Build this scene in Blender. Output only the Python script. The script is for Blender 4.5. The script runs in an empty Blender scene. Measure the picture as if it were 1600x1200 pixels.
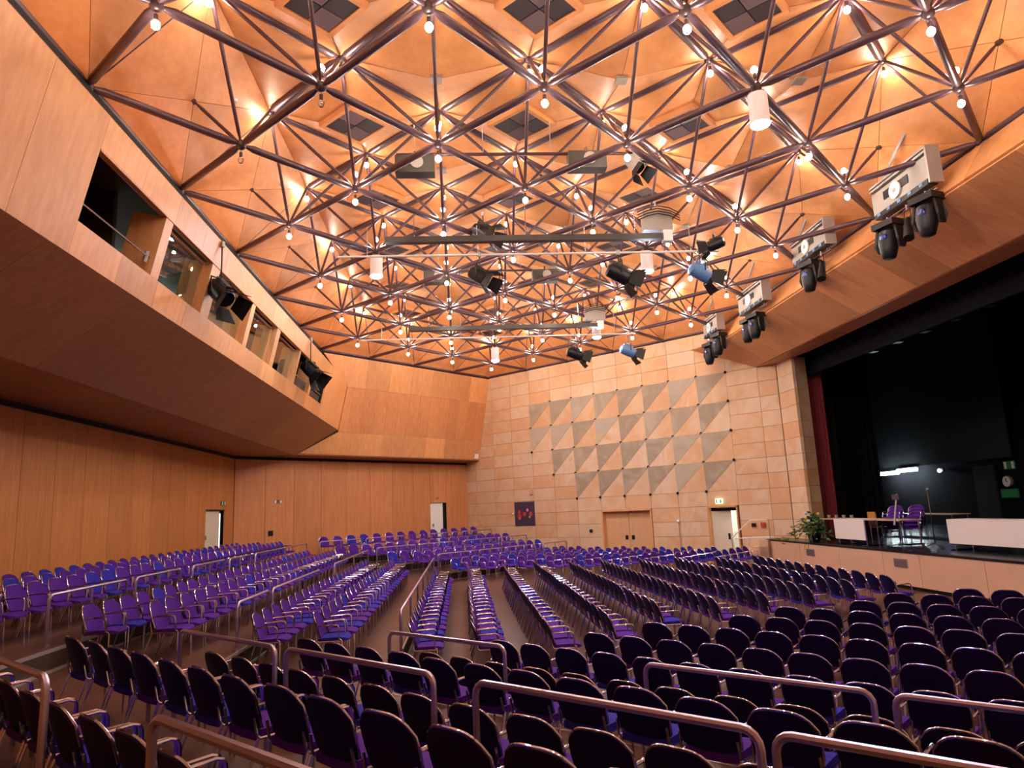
import bpy, bmesh, math, random
from mathutils import Vector, Matrix
C = bpy.context.scene.collection
SC = bpy.context.scene
rnd = random.Random(7)
Q = 2 ** .5

# ---------------------------------------------------------------- camera, world, exposure
cam = bpy.data.cameras.new('camera'); cam.sensor_fit = 'HORIZONTAL'; cam.sensor_width = 36.0
cam.lens = 36.0 * 1084.85 / 1600.0
cam.clip_end = 300
co = bpy.data.objects.new('camera', cam); C.objects.link(co)
R_ = Vector((0.99662879, -0.06948606, -0.04362035)); D_ = Vector((-0.03043088, 0.18066537, -0.98307374)); F_ = Vector((0.0761906, 0.98108701, 0.17794179))
co.matrix_world = Matrix(((R_.x, -D_.x, -F_.x, 0), (R_.y, -D_.y, -F_.y, 0), (R_.z, -D_.z, -F_.z, 2.55), (0, 0, 0, 1)))
SC.camera = co
EYE = Vector((0, 0, 2.55))
w = bpy.data.worlds.new('world'); SC.world = w; w.use_nodes = True
w.node_tree.nodes['Background'].inputs[0].default_value = (.8, .62, .5, 1)
w.node_tree.nodes['Background'].inputs[1].default_value = .02
SC.view_settings.view_transform = 'Standard'
SC.view_settings.look = 'None'
SC.view_settings.exposure = 0.0
SC.view_settings.gamma = 1.0
SC.view_settings.use_curve_mapping = False
BULB = 250.0          # emission of the bare bulbs
COOL = 850.0

def in_view(p, m=60):
    v = Vector(p) - EYE
    z = v.dot(F_)
    if z < .3: return None
    x = 800 + 1084.85 * v.dot(R_) / z; y = 600 + 1084.85 * v.dot(D_) / z
    return (x, y, z) if -m < x < 1600 + m and -m < y < 1200 + m else None

# ---------------------------------------------------------------- materials
def nodes(name):
    m = bpy.data.materials.new(name); m.use_nodes = True
    nt = m.node_tree
    return m, nt, nt.nodes['Principled BSDF']
def simple(name, col, rough=.5, metal=0.0, spec=.5, bump=0, scale=40, var=0.0):
    m, nt, b = nodes(name)
    b.inputs['Roughness'].default_value = rough; b.inputs['Metallic'].default_value = metal
    b.inputs['Specular IOR Level'].default_value = spec
    tc = nt.nodes.new('ShaderNodeTexCoord'); n = nt.nodes.new('ShaderNodeTexNoise')
    n.inputs['Scale'].default_value = scale; n.inputs['Detail'].default_value = 4
    nt.links.new(tc.outputs['Object'], n.inputs['Vector'])
    r = nt.nodes.new('ShaderNodeMapRange'); r.inputs[3].default_value = 1 - max(var, .08); r.inputs[4].default_value = 1 + max(var, .08)
    nt.links.new(n.outputs['Fac'], r.inputs[0])
    mx = nt.nodes.new('ShaderNodeVectorMath'); mx.operation = 'SCALE'; mx.inputs[0].default_value = col[:3]
    nt.links.new(r.outputs[0], mx.inputs['Scale']); nt.links.new(mx.outputs[0], b.inputs['Base Color'])
    if bump:
        bp = nt.nodes.new('ShaderNodeBump'); bp.inputs['Strength'].default_value = bump; bp.inputs['Distance'].default_value = .01
        nt.links.new(n.outputs['Fac'], bp.inputs['Height']); nt.links.new(bp.outputs[0], b.inputs['Normal'])
    return m
def emit(name, col, s):
    m, nt, b = nodes(name)
    b.inputs['Base Color'].default_value = (*col, 1); b.inputs['Emission Color'].default_value = (*col, 1); b.inputs['Emission Strength'].default_value = s
    return m
def wood(name, c1, c2, sc=(9, 9, .7), rough=.45, jitter=.16):
    m, nt, b = nodes(name); N = nt.nodes.new; L = nt.links.new
    g = N('ShaderNodeNewGeometry'); mp = N('ShaderNodeMapping'); mp.inputs['Scale'].default_value = sc
    L(g.outputs['Position'], mp.inputs['Vector'])
    oi = N('ShaderNodeObjectInfo')
    ad = N('ShaderNodeVectorMath'); ad.operation = 'ADD'; L(mp.outputs[0], ad.inputs[0])
    ms = N('ShaderNodeMath'); ms.operation = 'MULTIPLY'; ms.inputs[1].default_value = 60; L(oi.outputs['Random'], ms.inputs[0]); L(ms.outputs[0], ad.inputs[1])
    n1 = N('ShaderNodeTexNoise'); n1.inputs['Scale'].default_value = 1; n1.inputs['Detail'].default_value = 6; n1.inputs['Roughness'].default_value = .65; L(ad.outputs[0], n1.inputs['Vector'])
    n2 = N('ShaderNodeTexNoise'); n2.inputs['Scale'].default_value = .6; n2.inputs['Detail'].default_value = 3; L(g.outputs['Position'], n2.inputs['Vector'])
    a = N('ShaderNodeMath'); a.operation = 'MULTIPLY_ADD'; a.inputs[1].default_value = .35; L(n2.outputs['Fac'], a.inputs[0]); L(n1.outputs['Fac'], a.inputs[2])
    cr = N('ShaderNodeValToRGB'); cr.color_ramp.elements[0].position = .42; cr.color_ramp.elements[1].position = .86
    cr.color_ramp.elements[0].color = (*c2, 1); cr.color_ramp.elements[1].color = (*c1, 1); L(a.outputs[0], cr.inputs[0])
    r = N('ShaderNodeMapRange'); r.inputs[3].default_value = 1 - jitter; r.inputs[4].default_value = 1 + jitter; L(oi.outputs['Random'], r.inputs[0])
    sv = N('ShaderNodeVectorMath'); sv.operation = 'SCALE'; L(cr.outputs[0], sv.inputs[0]); L(r.outputs[0], sv.inputs['Scale'])
    L(sv.outputs[0], b.inputs['Base Color']); b.inputs['Roughness'].default_value = rough
    b.inputs['Specular IOR Level'].default_value = .35
    return m
def stone(name, cols, rough=.7):
    m, nt, b = nodes(name); N = nt.nodes.new; L = nt.links.new
    g = N('ShaderNodeNewGeometry'); oi = N('ShaderNodeObjectInfo')
    cr = N('ShaderNodeValToRGB'); e = cr.color_ramp.elements
    for k, c in enumerate(cols):
        p = k / (len(cols) - 1)
        if k == 0: e[0].position = 0; e[0].color = (*c, 1)
        elif k == len(cols) - 1: e[-1].position = 1; e[-1].color = (*c, 1)
        else: x = e.new(p); x.color = (*c, 1)
    ms = N('ShaderNodeMath'); ms.operation = 'MULTIPLY'; ms.inputs[1].default_value = 80; L(oi.outputs['Random'], ms.inputs[0])
    ad = N('ShaderNodeVectorMath'); ad.operation = 'ADD'; L(g.outputs['Position'], ad.inputs[0]); L(ms.outputs[0], ad.inputs[1])
    n1 = N('ShaderNodeTexNoise'); n1.inputs['Scale'].default_value = 1.1; n1.inputs['Detail'].default_value = 7; n1.inputs['Distortion'].default_value = 1.2; L(ad.outputs[0], n1.inputs['Vector'])
    f = N('ShaderNodeMath'); f.operation = 'MULTIPLY_ADD'; f.inputs[1].default_value = .75; L(n1.outputs['Fac'], f.inputs[0])
    f2 = N('ShaderNodeMath'); f2.operation = 'MULTIPLY_ADD'; f2.inputs[1].default_value = .55; f2.inputs[2].default_value = -.15; L(oi.outputs['Random'], f2.inputs[0]); L(f2.outputs[0], f.inputs[2])
    L(f.outputs[0], cr.inputs[0]); L(cr.outputs[0], b.inputs['Base Color']); b.inputs['Roughness'].default_value = rough
    return m
M = {}
M['ply'] = wood('plywood_orange', (.73, .35, .14), (.59, .245, .085))
M['ply_ceiling'] = wood('plywood_ceiling', (.71, .315, .118), (.57, .225, .074), sc=(3, 3, 6))
M['ply_wall'] = wood('wall_veneer', (.60, .245, .075), (.44, .15, .04), sc=(14, 14, .8), jitter=.07)
M['ply_red'] = wood('veneer_reddish', (.66, .28, .11), (.50, .19, .07), sc=(12, 12, .8), jitter=.08)
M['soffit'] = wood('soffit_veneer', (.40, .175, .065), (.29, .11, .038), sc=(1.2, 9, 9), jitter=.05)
M['fascia'] = wood('fascia_veneer', (.82, .37, .15), (.66, .27, .095), sc=(2, 10, 2), jitter=.2)
M['post_wood'] = wood('window_post_wood', (.72, .38, .17), (.58, .26, .10))
M['stone'] = stone('sandstone', [(.72, .57, .40), (.70, .48, .29), (.66, .37, .18), (.71, .53, .35), (.60, .30, .12)])
M['relief'] = stone('grey_green_stone', [(.42, .35, .25), (.50, .40, .28), (.36, .27, .17), (.54, .45, .34)])
M['floor'] = wood('dark_parquet', (.135, .058, .03), (.075, .03, .014), sc=(1.5, 9, 1.5), rough=.4, jitter=.02)
M['riser'] = simple('riser_dark', (.05, .024, .014), .6)
M['nosing'] = simple('nosing_aluminium', (.62, .58, .55), .35, .7)
M['steel'] = simple('truss_plum_steel', (.085, .045, .058), .34, .2, spec=.5)
M['node'] = simple('truss_node_dark', (.07, .045, .05), .35, .4)
M['dark'] = simple('black_gap', (.006, .005, .005), .8)
M['black'] = simple('black_metal', (.008, .008, .010), .42, .0, spec=.3)
M['stage_black'] = simple('stage_black_cloth', (.004, .004, .006), .9, spec=.15)
M['screen'] = simple('stage_backcloth', (.025, .03, .034), .85, spec=.2)
M['stage_floor'] = simple('stage_floor_gloss', (.014, .014, .018), .25, spec=.6)
M['stage_front'] = simple('stage_front_laminate', (.66, .40, .26), .5, var=.04, scale=3)
M['white_panel'] = simple('white_board', (.80, .72, .66), .5)
M['chrome'] = simple('chrome_tube', (.54, .55, .76), .14, 1.0)
M['rail'] = simple('satin_steel_rail', (.50, .44, .60), .3, .9)
M['purple'] = simple('purple_fabric', (.08, .016, .26), .8, spec=.1, bump=.2, scale=300, var=.12)
M['blue'] = simple('blue_violet_fabric', (.032, .026, .35), .8, spec=.1, bump=.2, scale=300, var=.12)
M['backshell'] = simple('navy_back_shell', (.012, .007, .06), .5, spec=.12)
M['curtain'] = simple('red_velvet', (.20, .018, .022), .85, var=.15, scale=6)
M['grille'] = simple('vent_dark_grille', (.03, .018, .024), .6)
M['grille_l'] = simple('vent_light_grille', (.13, .08, .09), .6)
M['grey'] = simple('grey_metal', (.35, .33, .32), .45, .3)
M['lt_grey'] = simple('pale_grey_metal', (.33, .295, .255), .5)
M['white'] = simple('white_plastic', (.82, .80, .78), .4)
M['batten'] = simple('dark_green_batten', (.05, .042, .036), .5)
M['cone'] = simple('lamp_cylinder_white', (.85, .86, .9), .4)
M["bulb"] = emit("bulb_glow", (1.0, .82, .67), BULB)
M['cool'] = emit('cool_lamp_glow', (.70, .80, 1.0), COOL)
M['tube'] = emit('fluorescent_tube_glow', (.80, .95, 1.0), 85)
M['room_tube'] = emit('booth_tube_glow', (.85, 1.0, .92), 45)
M['exit'] = emit('exit_sign_glow', (.75, 1.0, .70), 2.2)
M['corridor'] = simple('corridor_white', (.85, .82, .74), .6)
M['cream_door'] = simple('cream_door', (.72, .66, .50), .5)
M['beige_door'] = wood('beige_door', (.72, .43, .22), (.66, .36, .17), jitter=.03)
M['white_door'] = simple('white_door', (.86, .9, .84), .45)
M['green'] = simple('sign_green', (.02, .22, .07), .5)
M['poster'] = simple('poster_plum', (.055, .035, .07), .55)
M['red'] = simple('poster_red', (.55, .05, .04), .5)
M['pink'] = simple('poster_pink', (.75, .35, .30), .5)
M['leaf'] = simple('leaf_green', (.07, .15, .035), .6, var=.4, scale=9)
M['yellow'] = simple('flower_yellow', (.75, .55, .08), .6)
M['lens'] = simple('blue_lens', (.01, .03, .2), .06, .2, spec=1.0)
M['bluepaint'] = simple('blue_lamp_shell', (.10, .22, .45), .4)
M['booth'] = simple('booth_wall', (.42, .40, .30), .7)
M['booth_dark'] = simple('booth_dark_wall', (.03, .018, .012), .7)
M['paper'] = simple('paper_white', (.8, .8, .76), .7)
M['orange_ply'] = simple('amber_chair_shell', (.45, .20, .04), .4)
def glass():
    m, nt, b = nodes('booth_glass')
    b.inputs['Base Color'].default_value = (.93, .97, .95, 1); b.inputs['Roughness'].default_value = .01
    b.inputs['Transmission Weight'].default_value = 1.0; b.inputs['IOR'].default_value = 1.5
    return m
M['glass'] = glass()

# ---------------------------------------------------------------- mesh helpers
class B:
    """collects shapes; build() links them as ONE mesh object"""
    def __init__(s): s.v = []; s.f = []; s.m = []
    def add(s, vs, fs, mi=0):
        o = len(s.v); s.v += [tuple(v) for v in vs]
        for f in fs: s.f.append([o + i for i in f]); s.m.append(mi)
        return s
    def box(s, a, b, mi=0, mat=None):
        x0, y0, z0 = a; x1, y1, z1 = b
        vs = [Vector(p) for p in ((x0,y0,z0),(x1,y0,z0),(x1,y1,z0),(x0,y1,z0),(x0,y0,z1),(x1,y0,z1),(x1,y1,z1),(x0,y1,z1))]
        if mat: vs = [mat @ v for v in vs]
        return s.add(vs, [(0,3,2,1),(4,5,6,7),(0,1,5,4),(1,2,6,5),(2,3,7,6),(3,0,4,7)], mi)
    def prism(s, pts, off, mi=0):
        n = len(pts); P = [Vector(p) for p in pts]; O = Vector(off)
        return s.add(P + [p + O for p in P], [tuple(range(n)), tuple(reversed(range(n, 2 * n)))] + [(i, i + n, (i + 1) % n + n, (i + 1) % n) for i in range(n)], mi)
    def tube(s, pts, r, k=6, mi=0, cap=True):
        P = [Vector(p) for p in pts]; n = len(P); rs = r if isinstance(r, (list, tuple)) else [r] * n
        t0 = (P[1] - P[0]).normalized(); u = t0.cross(Vector((0, 0, 1)))
        if u.length < .05: u = t0.cross(Vector((1, 0, 0)))
        u.normalize(); vs = []
        for i in range(n):
            t = (P[min(i + 1, n - 1)] - P[max(i - 1, 0)]).normalized()
            u = (u - t * u.dot(t)).normalized(); v = t.cross(u)
            for a in range(k):
                an = 2 * math.pi * a / k
                vs.append(P[i] + (u * math.cos(an) + v * math.sin(an)) * rs[i])
        fs = [(i * k + a, i * k + (a + 1) % k, (i + 1) * k + (a + 1) % k, (i + 1) * k + a) for i in range(n - 1) for a in range(k)]
        if cap: fs += [tuple(reversed(range(k))), tuple(range((n - 1) * k, n * k))]
        return s.add(vs, fs, mi)
    def ball(s, c, r, k=8, n=6, mi=0, sq=1.0):
        c = Vector(c); vs = [c + Vector((0, 0, r * sq))]
        for i in range(1, n):
            th = math.pi * i / n
            for a in range(k):
                ph = 2 * math.pi * a / k
                vs.append(c + Vector((r * math.sin(th) * math.cos(ph), r * math.sin(th) * math.sin(ph), r * sq * math.cos(th))))
        vs.append(c - Vector((0, 0, r * sq))); fs = []
        for a in range(k):
            b2 = (a + 1) % k
            fs.append((0, 1 + a, 1 + b2)); e = len(vs) - 1
            fs.append((e, 1 + (n - 2) * k + b2, 1 + (n - 2) * k + a))
            for i in range(n - 2): fs.append((1 + i * k + a, 1 + (i + 1) * k + a, 1 + (i + 1) * k + b2, 1 + i * k + b2))
        return s.add(vs, fs, mi)
    def mesh(s, name, mats, smooth=False):
        me = bpy.data.meshes.new(name); me.from_pydata(s.v, [], s.f)
        for m in (mats if isinstance(mats, (list, tuple)) else [mats]): me.materials.append(m)
        if any(s.m): me.polygons.foreach_set('material_index', s.m)
        bm = bmesh.new(); bm.from_mesh(me); bmesh.ops.recalc_face_normals(bm, faces=bm.faces); bm.to_mesh(me); bm.free()
        if smooth: me.polygons.foreach_set('use_smooth', [True] * len(me.polygons)); me.set_sharp_from_angle(angle=math.radians(40))
        me.update(); return me
    def build(s, name, mats, parent=None, smooth=False, loc=None):
        return link(name, s.mesh(name, mats, smooth), parent, loc)
def link(name, me, parent=None, loc=None, mat=None):
    o = bpy.data.objects.new(name, me); C.objects.link(o)
    if parent: o.parent = parent
    if mat is not None: o.matrix_local = mat
    elif loc is not None: o.location = loc
    return o
def empty(name, loc=(0, 0, 0), rz=0.0, parent=None):
    o = bpy.data.objects.new(name, None); C.objects.link(o); o.location = loc; o.rotation_euler = (0, 0, rz); o.empty_display_size = .1
    if parent: o.parent = parent
    return o
def tag(o, label, cat, group=None):
    o['label'] = label; o['category'] = cat
    if group: o['group'] = group
    return o
def struct(o, label=None):
    o['kind'] = 'structure'
    if label: o['label'] = label
    return o
def copy_tree(o):
    c = o.copy(); C.objects.link(c)
    for ch in o.children:
        d = ch.copy(); C.objects.link(d); d.parent = c
        for g in ch.children:
            e = g.copy(); C.objects.link(e); e.parent = d
    return c
def IJ(i, j, z=0.0): return Vector(((i + j) / Q, (i - j) / Q, z))       # hall's two diagonal axes, metres
def slab(name, pts, th, m, parent, gap=.008):
    """a panel: polygon shrunk by a joint gap, th thick along its normal (away from the first-seen face)"""
    P = [Vector(p) for p in pts]; n = (P[1] - P[0]).cross(P[-1] - P[0]).normalized()
    k = len(P); out = []
    for i in range(k):
        a = (P[i - 1] - P[i]).normalized(); b = (P[(i + 1) % k] - P[i]).normalized()
        sn = max(.2, a.cross(b).length); out.append(P[i] + (a + b) * (gap / sn))
    return B().prism(out, n * th).build(name, m, parent)

ORD = 'zeroth first second third fourth fifth sixth seventh eighth ninth tenth eleventh twelfth thirteenth fourteenth fifteenth sixteenth seventeenth eighteenth nineteenth twentieth'.split()
ORD += ['twenty-' + t for t in ORD[1:10]] + ['thirtieth']

# ---------------------------------------------------------------- floor and seating tiers
XL, JB, IN, IS, JN = -9.3, -27.4, -1.6, 27.77, 1.95      # hall walls: left, back left, near, stone, near right
floor = struct(B().box((-14, -4, -.2), (30, 46, 0)).build('floor', M['floor']))
tiers = [(.31, 6.02, -1.10, -19.84), (.62, 3.72, -3.47, -22.15), (.93, 1.46, -5.75, -24.40)]
def tier_poly(i0, x0, j0):
    a = IJ(i0, JN); b = Vector((x0, i0 * Q - x0, 0)); c = Vector((x0, x0 - j0 * Q, 0)); d = IJ(IS, j0)
    e = IJ(IS, JB); f = Vector((XL, XL - JB * Q, 0)); g = Vector((XL, IN * Q - XL, 0)); h = IJ(IN, JN)
    return [a, b, c, d], [e, f, g, h]
zprev = 0.0
for n, (z, i0, x0, j0) in enumerate(tiers):
    inn, out = tier_poly(i0, x0, j0)
    t = empty('floor_tier', (0, 0, 0), 0, floor)
    names = ('near', 'left', 'far')
    for k in range(3):                      # three wings of the horseshoe
        a, b = inn[k], inn[k + 1]; o = [out[3], out[2], out[1], out[0]]
        c, d = o[k + 1], o[k]
        B().prism([a + Vector((0, 0, zprev)), b + Vector((0, 0, zprev)), c + Vector((0, 0, zprev)), d + Vector((0, 0, zprev))], (0, 0, z - zprev)).build('platform', M['floor'], t)
        nrm = (b - a).cross(Vector((0, 0, 1))).normalized()
        if (nrm.dot(c - a)) > 0: nrm = -nrm
        B().prism([a + Vector((0, 0, z - .045)), b + Vector((0, 0, z - .045)), b + nrm * .02 + Vector((0, 0, z - .045)), a + nrm * .02 + Vector((0, 0, z - .045))], (0, 0, .05)).build('nosing', M['nosing'], t)
        B().prism([a + nrm * .013 + Vector((0, 0, zprev + .002)), b + nrm * .013 + Vector((0, 0, zprev + .002)), b + nrm * .05 + Vector((0, 0, zprev + .002)), a + nrm * .05 + Vector((0, 0, zprev + .002))], (0, 0, .035)).build('base_strip', M['nosing'], t)
        B().prism([a + Vector((0, 0, zprev + .004)), b + Vector((0, 0, zprev + .004)), b + nrm * .012 + Vector((0, 0, zprev + .004)), a + nrm * .012 + Vector((0, 0, zprev + .004))], (0, 0, z - zprev - .05)).build('riser', M['riser'], t)
    zprev = z

# ---------------------------------------------------------------- lower walls, vertical veneer panels
def wall_panels(parent, p0, d, s0, s1, mod, z0, z1, m, holes=(), n=Vector((0, 0, 1)), th=.03):
    """upright panels along d from p0; holes = (s0, s1, z) door openings reaching up to z"""
    s = s0; cuts = sorted(set([s0, s1] + [h[0] for h in holes] + [h[1] for h in holes] + [s0 + mod * k for k in range(1, int((s1 - s0) / mod) + 1)]))
    cuts = [c for c in cuts if s0 - 1e-6 <= c <= s1 + 1e-6]
    keep = [cuts[0]]
    for c in cuts[1:]:
        if c - keep[-1] > .12 or any(abs(c - h[0]) < 1e-6 or abs(c - h[1]) < 1e-6 for h in holes): keep.append(c)
    for a, b in zip(keep, keep[1:]):
        zb = z0
        for h in holes:
            if a >= h[0] - 1e-6 and b <= h[1] + 1e-6: zb = h[2]
        if zb >= z1: continue
        A, Bp = p0 + d * a, p0 + d * b
        slab('panel', [A + Vector((0, 0, zb)), Bp + Vector((0, 0, zb)), Bp + Vector((0, 0, z1)), A + Vector((0, 0, z1))], th, m, parent, .007)
WT = 5.2
wl = struct(empty('wall_left'))
B().box((XL - .35, 8, .5), (XL - .14, 26.35, WT)).box((XL - .35, 28.35, .5), (XL - .14, 30, WT)).box((XL - .35, 26.3, 3.05), (XL - .14, 28.4, WT)).build('backing', M['dark'], wl)
YL0, YL1 = 2.0, XL - JB * Q
wall_panels(wl, Vector((XL, YL1, 0)), Vector((0, -1, 0)), 0, YL1 - YL0, 1.27, .5, WT, M['ply_wall'], [(YL1 - 28.35, YL1 - 26.35, 3.03)])
wb = struct(empty('wall_back'))
ib0 = (XL + YL1) / Q
pb = IJ(ib0, JB); di = IJ(1, 0)
for a, b, z0, z1 in ((ib0, 25.0, .5, WT), (26.15, IS + .3, .5, WT), (25.0, 26.15, 3.1, WT)):
    A, E_ = IJ(a, JB - .13), IJ(b, JB - .13)
    B().prism([A + Vector((0, 0, z0)), E_ + Vector((0, 0, z0)), E_ + Vector((0, 0, z1)), A + Vector((0, 0, z1))], IJ(0, -.15)).build('backing', M['dark'], wb)
wall_panels(wb, pb, di, 0, IS - ib0, 1.37, .5, WT, M['ply_red'], [(25.0 - ib0, 26.15 - ib0, 3.07)])
# shadow gap under the soffit
B().prism([IJ(ib0, JB + .05, WT - .1), IJ(IS, JB + .05, WT - .1), IJ(IS, JB + .05, WT + .02), IJ(ib0, JB + .05, WT + .02)], IJ(0, -.04)).build('shadow_gap', M['dark'], wb)
B().box((XL - .01, 2, WT - .1), (XL + .05, YL1, WT + .02)).build('shadow_gap', M['dark'], wl)

# doors in those walls
d1 = struct(empty('door_1'), 'pale cream door in the left wood wall, open onto a dark gap')
B().box((XL - .1, 26.42, .93), (XL - .06, 27.95, 3.0)).build('leaf', M['cream_door'], d1)
B().box((XL - .5, 27.9, .93), (XL - .45, 28.4, 3.03)).build('gap', M['dark'], d1)
B().box((XL - .12, 28.12, 1.3), (XL - .1, 28.2, 2.9)).build('light_slit', emit('daylight_slit', (.8, 1, .9), 1.2), d1)
B().box((XL - .14, 26.35, 3.0), (XL + .02, 28.35, 3.04)).build('head_frame', M['dark'], d1)
B().box((XL - .06, 26.5, 1.95), (XL - .02, 26.56, 2.1)).build('handle', M['grey'], d1)
d2 = struct(empty('door_2'), 'bright white door in the back wood wall, standing ajar')
pA, pB_ = IJ(25.02, JB - .03), IJ(25.92, JB - .03)
def vq(a, b, z0, z1): return [a + Vector((0, 0, z0)), b + Vector((0, 0, z0)), b + Vector((0, 0, z1)), a + Vector((0, 0, z1))]
B().prism(vq(pA, pB_, .93, 3.05), IJ(0, -.05)).build('leaf', M['white_door'], d2)
B().prism(vq(IJ(25.92, JB - .1), IJ(26.16, JB - .1), .93, 3.08), IJ(0, -.04)).build('gap', M['dark'], d2)
B().prism(vq(IJ(25.16, JB + .0), IJ(25.27, JB + .0), 1.85, 2.0), IJ(0, -.03)).build('handle', M['grey'], d2)
tag(B().prism(vq(IJ(25.4, JB + .03), IJ(25.62, JB + .03), 3.26, 3.4), IJ(0, -.025)).build('exit_sign', M['green']), 'small green exit sign above the white door at the back', 'sign')
def exit_sign(a, b, z0, z1, off, label, lit=False):
    e = empty('exit_sign'); tag(e, label, 'sign')
    B().prism(vq(a, b, z0, z1), off).build('sign_box', M['exit'] if lit else M['green'], e)
    d = (b - a); f = off.normalized() * -.004
    for u0, u1 in ((.08, .28), (.72, .94)): B().prism(vq(a + d * u0 + f, a + d * u1 + f, z0 + .02, z1 - .02), f).build('pictogram', M['paper'] if not lit else M['green'], e)
    return e
exit_sign(IJ(16.02, JB + .03), IJ(16.42, JB + .03), 3.24, 3.4, IJ(0, -.02), 'wide green exit sign on the back wood wall over the flush wood door')
exit_sign(Vector((XL + .03, 27.9, 0)), Vector((XL + .03, 28.35, 0)), 3.2, 3.37, Vector((-.02, 0, 0)), 'green exit sign above the cream door in the left wall')
tag(B().prism(vq(IJ(15.78, JB + .06), IJ(16.0, JB + .06), 1.9, 2.12), IJ(0, -.05)).build('wall_plate', M['black']), 'small black plate on the flush wood door of the back wall', 'wall plate')

# ---------------------------------------------------------------- left gallery with control booths
gal = struct(empty('wall_gallery'), 'wood-clad gallery front leaning out over the left seats')
def gx(z): return -5.48 + .22 * (z - 6.41)
def GP(y, z, d=0.0): return Vector((gx(z) - d, y, z))
GY0, GY1 = 1.5, 31.1
ZB, ZW0, ZW1, ZT = 6.41, 6.90, 7.98, 8.52
wins = [(9.78, 12.12), (12.42, 14.48), (14.93, 17.32), (17.6, 19.75), (20.1, 22.55), (22.72, 27.2)]
ys = [GY0 + 1.38 * k for k in range(7)]; ys = [y for y in ys if y < 9.5] + [9.78]
for a, b in zip(ys, ys[1:]): slab('panel', [GP(b, ZB), GP(a, ZB), GP(a, ZT), GP(b, ZT)], .05, M['ply'], gal, .004)
yy = 9.78
while yy < 27.2:
    b = min(yy + 1.34, 27.2)
    slab('panel', [GP(b, ZB), GP(yy, ZB), GP(yy, ZW0), GP(b, ZW0)], .12, M['ply'], gal, .003)
    slab('panel', [GP(b, ZW1), GP(yy, ZW1), GP(yy, ZT), GP(b, ZT)], .12, M['ply'], gal, .003)
    yy = b
for a, b in zip(wins, wins[1:]): slab('post', [GP(b[0], ZW0), GP(a[1], ZW0), GP(a[1], ZW1), GP(b[0], ZW1)], .6, M['post_wood'], gal, .001)
slab('post', [GP(9.78, ZW0, .05), GP(9.6, ZW0, .05), GP(9.6, ZW1, .05), GP(9.78, ZW1, .05)], .5, M['post_wood'], gal, .001)
slab('post', [GP(25.0, ZW0), GP(24.72, ZW0), GP(24.72, ZW1), GP(25.0, ZW1)], .5, M['post_wood'], gal, .001)
gy = lambda z: gx(z) - (-25.46 - .2117 * (9.78 - z)) * Q + .03
slab('panel', [GP(gy(ZB), ZB), GP(27.2, ZB), GP(27.2, ZT), GP(gy(ZT), ZT)], .05, M['ply'], gal, .003)
B().prism([GP(9.78, ZW1, -.015), GP(27.2, ZW1, -.015), GP(27.2, ZW1 + .035, -.015), GP(9.78, ZW1 + .035, -.015)], (-.08, 0, 0)).build('head_trim', M['ply_red'], gal)
# strip rising from the band to the ceiling edge
yy = GY0
while yy < 30.4:
    b = min(yy + 2.7, 30.5)
    slab('panel', [(gx(ZT), b + (.35 if b > 30.4 else 0), ZT), (gx(ZT), yy, ZT), (-5.93, yy, 9.62), (-5.93, b, 9.62)], .04, M['ply'], gal, .004); yy = b
B().box((-6.12, 1.5, 9.6), (-5.93, 30.1, 9.78)).build('edge_gap', M['dark'], gal)
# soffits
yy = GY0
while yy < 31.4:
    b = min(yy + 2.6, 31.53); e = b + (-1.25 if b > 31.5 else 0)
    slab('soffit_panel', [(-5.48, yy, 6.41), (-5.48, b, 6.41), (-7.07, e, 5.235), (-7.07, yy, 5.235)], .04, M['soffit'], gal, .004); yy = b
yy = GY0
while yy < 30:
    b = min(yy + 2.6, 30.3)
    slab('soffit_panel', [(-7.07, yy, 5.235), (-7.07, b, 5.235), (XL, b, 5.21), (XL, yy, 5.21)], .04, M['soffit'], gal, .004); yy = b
# booths behind the windows
booth = empty('booth_room', (0, 0, 0), 0, gal)
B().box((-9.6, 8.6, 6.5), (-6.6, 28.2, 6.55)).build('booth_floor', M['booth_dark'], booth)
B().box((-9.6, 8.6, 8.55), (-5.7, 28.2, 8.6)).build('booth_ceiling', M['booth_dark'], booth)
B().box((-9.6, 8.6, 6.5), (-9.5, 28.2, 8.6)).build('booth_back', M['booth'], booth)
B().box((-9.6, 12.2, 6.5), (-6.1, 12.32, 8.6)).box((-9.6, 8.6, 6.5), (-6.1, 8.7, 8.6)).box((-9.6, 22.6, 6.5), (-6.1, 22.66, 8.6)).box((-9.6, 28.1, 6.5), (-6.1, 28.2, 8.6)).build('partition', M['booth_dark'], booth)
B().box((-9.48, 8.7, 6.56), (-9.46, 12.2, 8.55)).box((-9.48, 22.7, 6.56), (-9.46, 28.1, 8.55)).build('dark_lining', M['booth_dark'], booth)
for k, (y0, y1) in enumerate(((13.2, 14.4), (16.0, 17.2), (18.2, 19.4), (21.0, 22.1))):
    B().box((-8.0, y0, 8.42), (-7.85, y1, 8.5)).build('tube_light', M['room_tube'], booth)
for a, b in wins[1:5]:
    wn = struct(empty('window_%d' % (wins.index((a, b)))), 'control booth window in the gallery front')
    B().prism([GP(a, ZW0, .2), GP(b, ZW0, .2), GP(b, ZW1, .2), GP(a, ZW1, .2)], (-.012, 0, 0)).build('pane', M['glass'], wn)
    fr = B()
    for p, q in (((a, ZW0), (b, ZW0 + .04)), ((a, ZW1 - .04), (b, ZW1)), ((a, ZW0), (a + .05, ZW1)), ((b - .05, ZW0), (b, ZW1))):
        fr.prism([GP(p[0], p[1], .16), GP(q[0], p[1], .16), GP(q[0], q[1], .16), GP(p[0], q[1], .16)], (-.06, 0, 0))
    fr.build('window_frame', M['post_wood'], wn)
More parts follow.
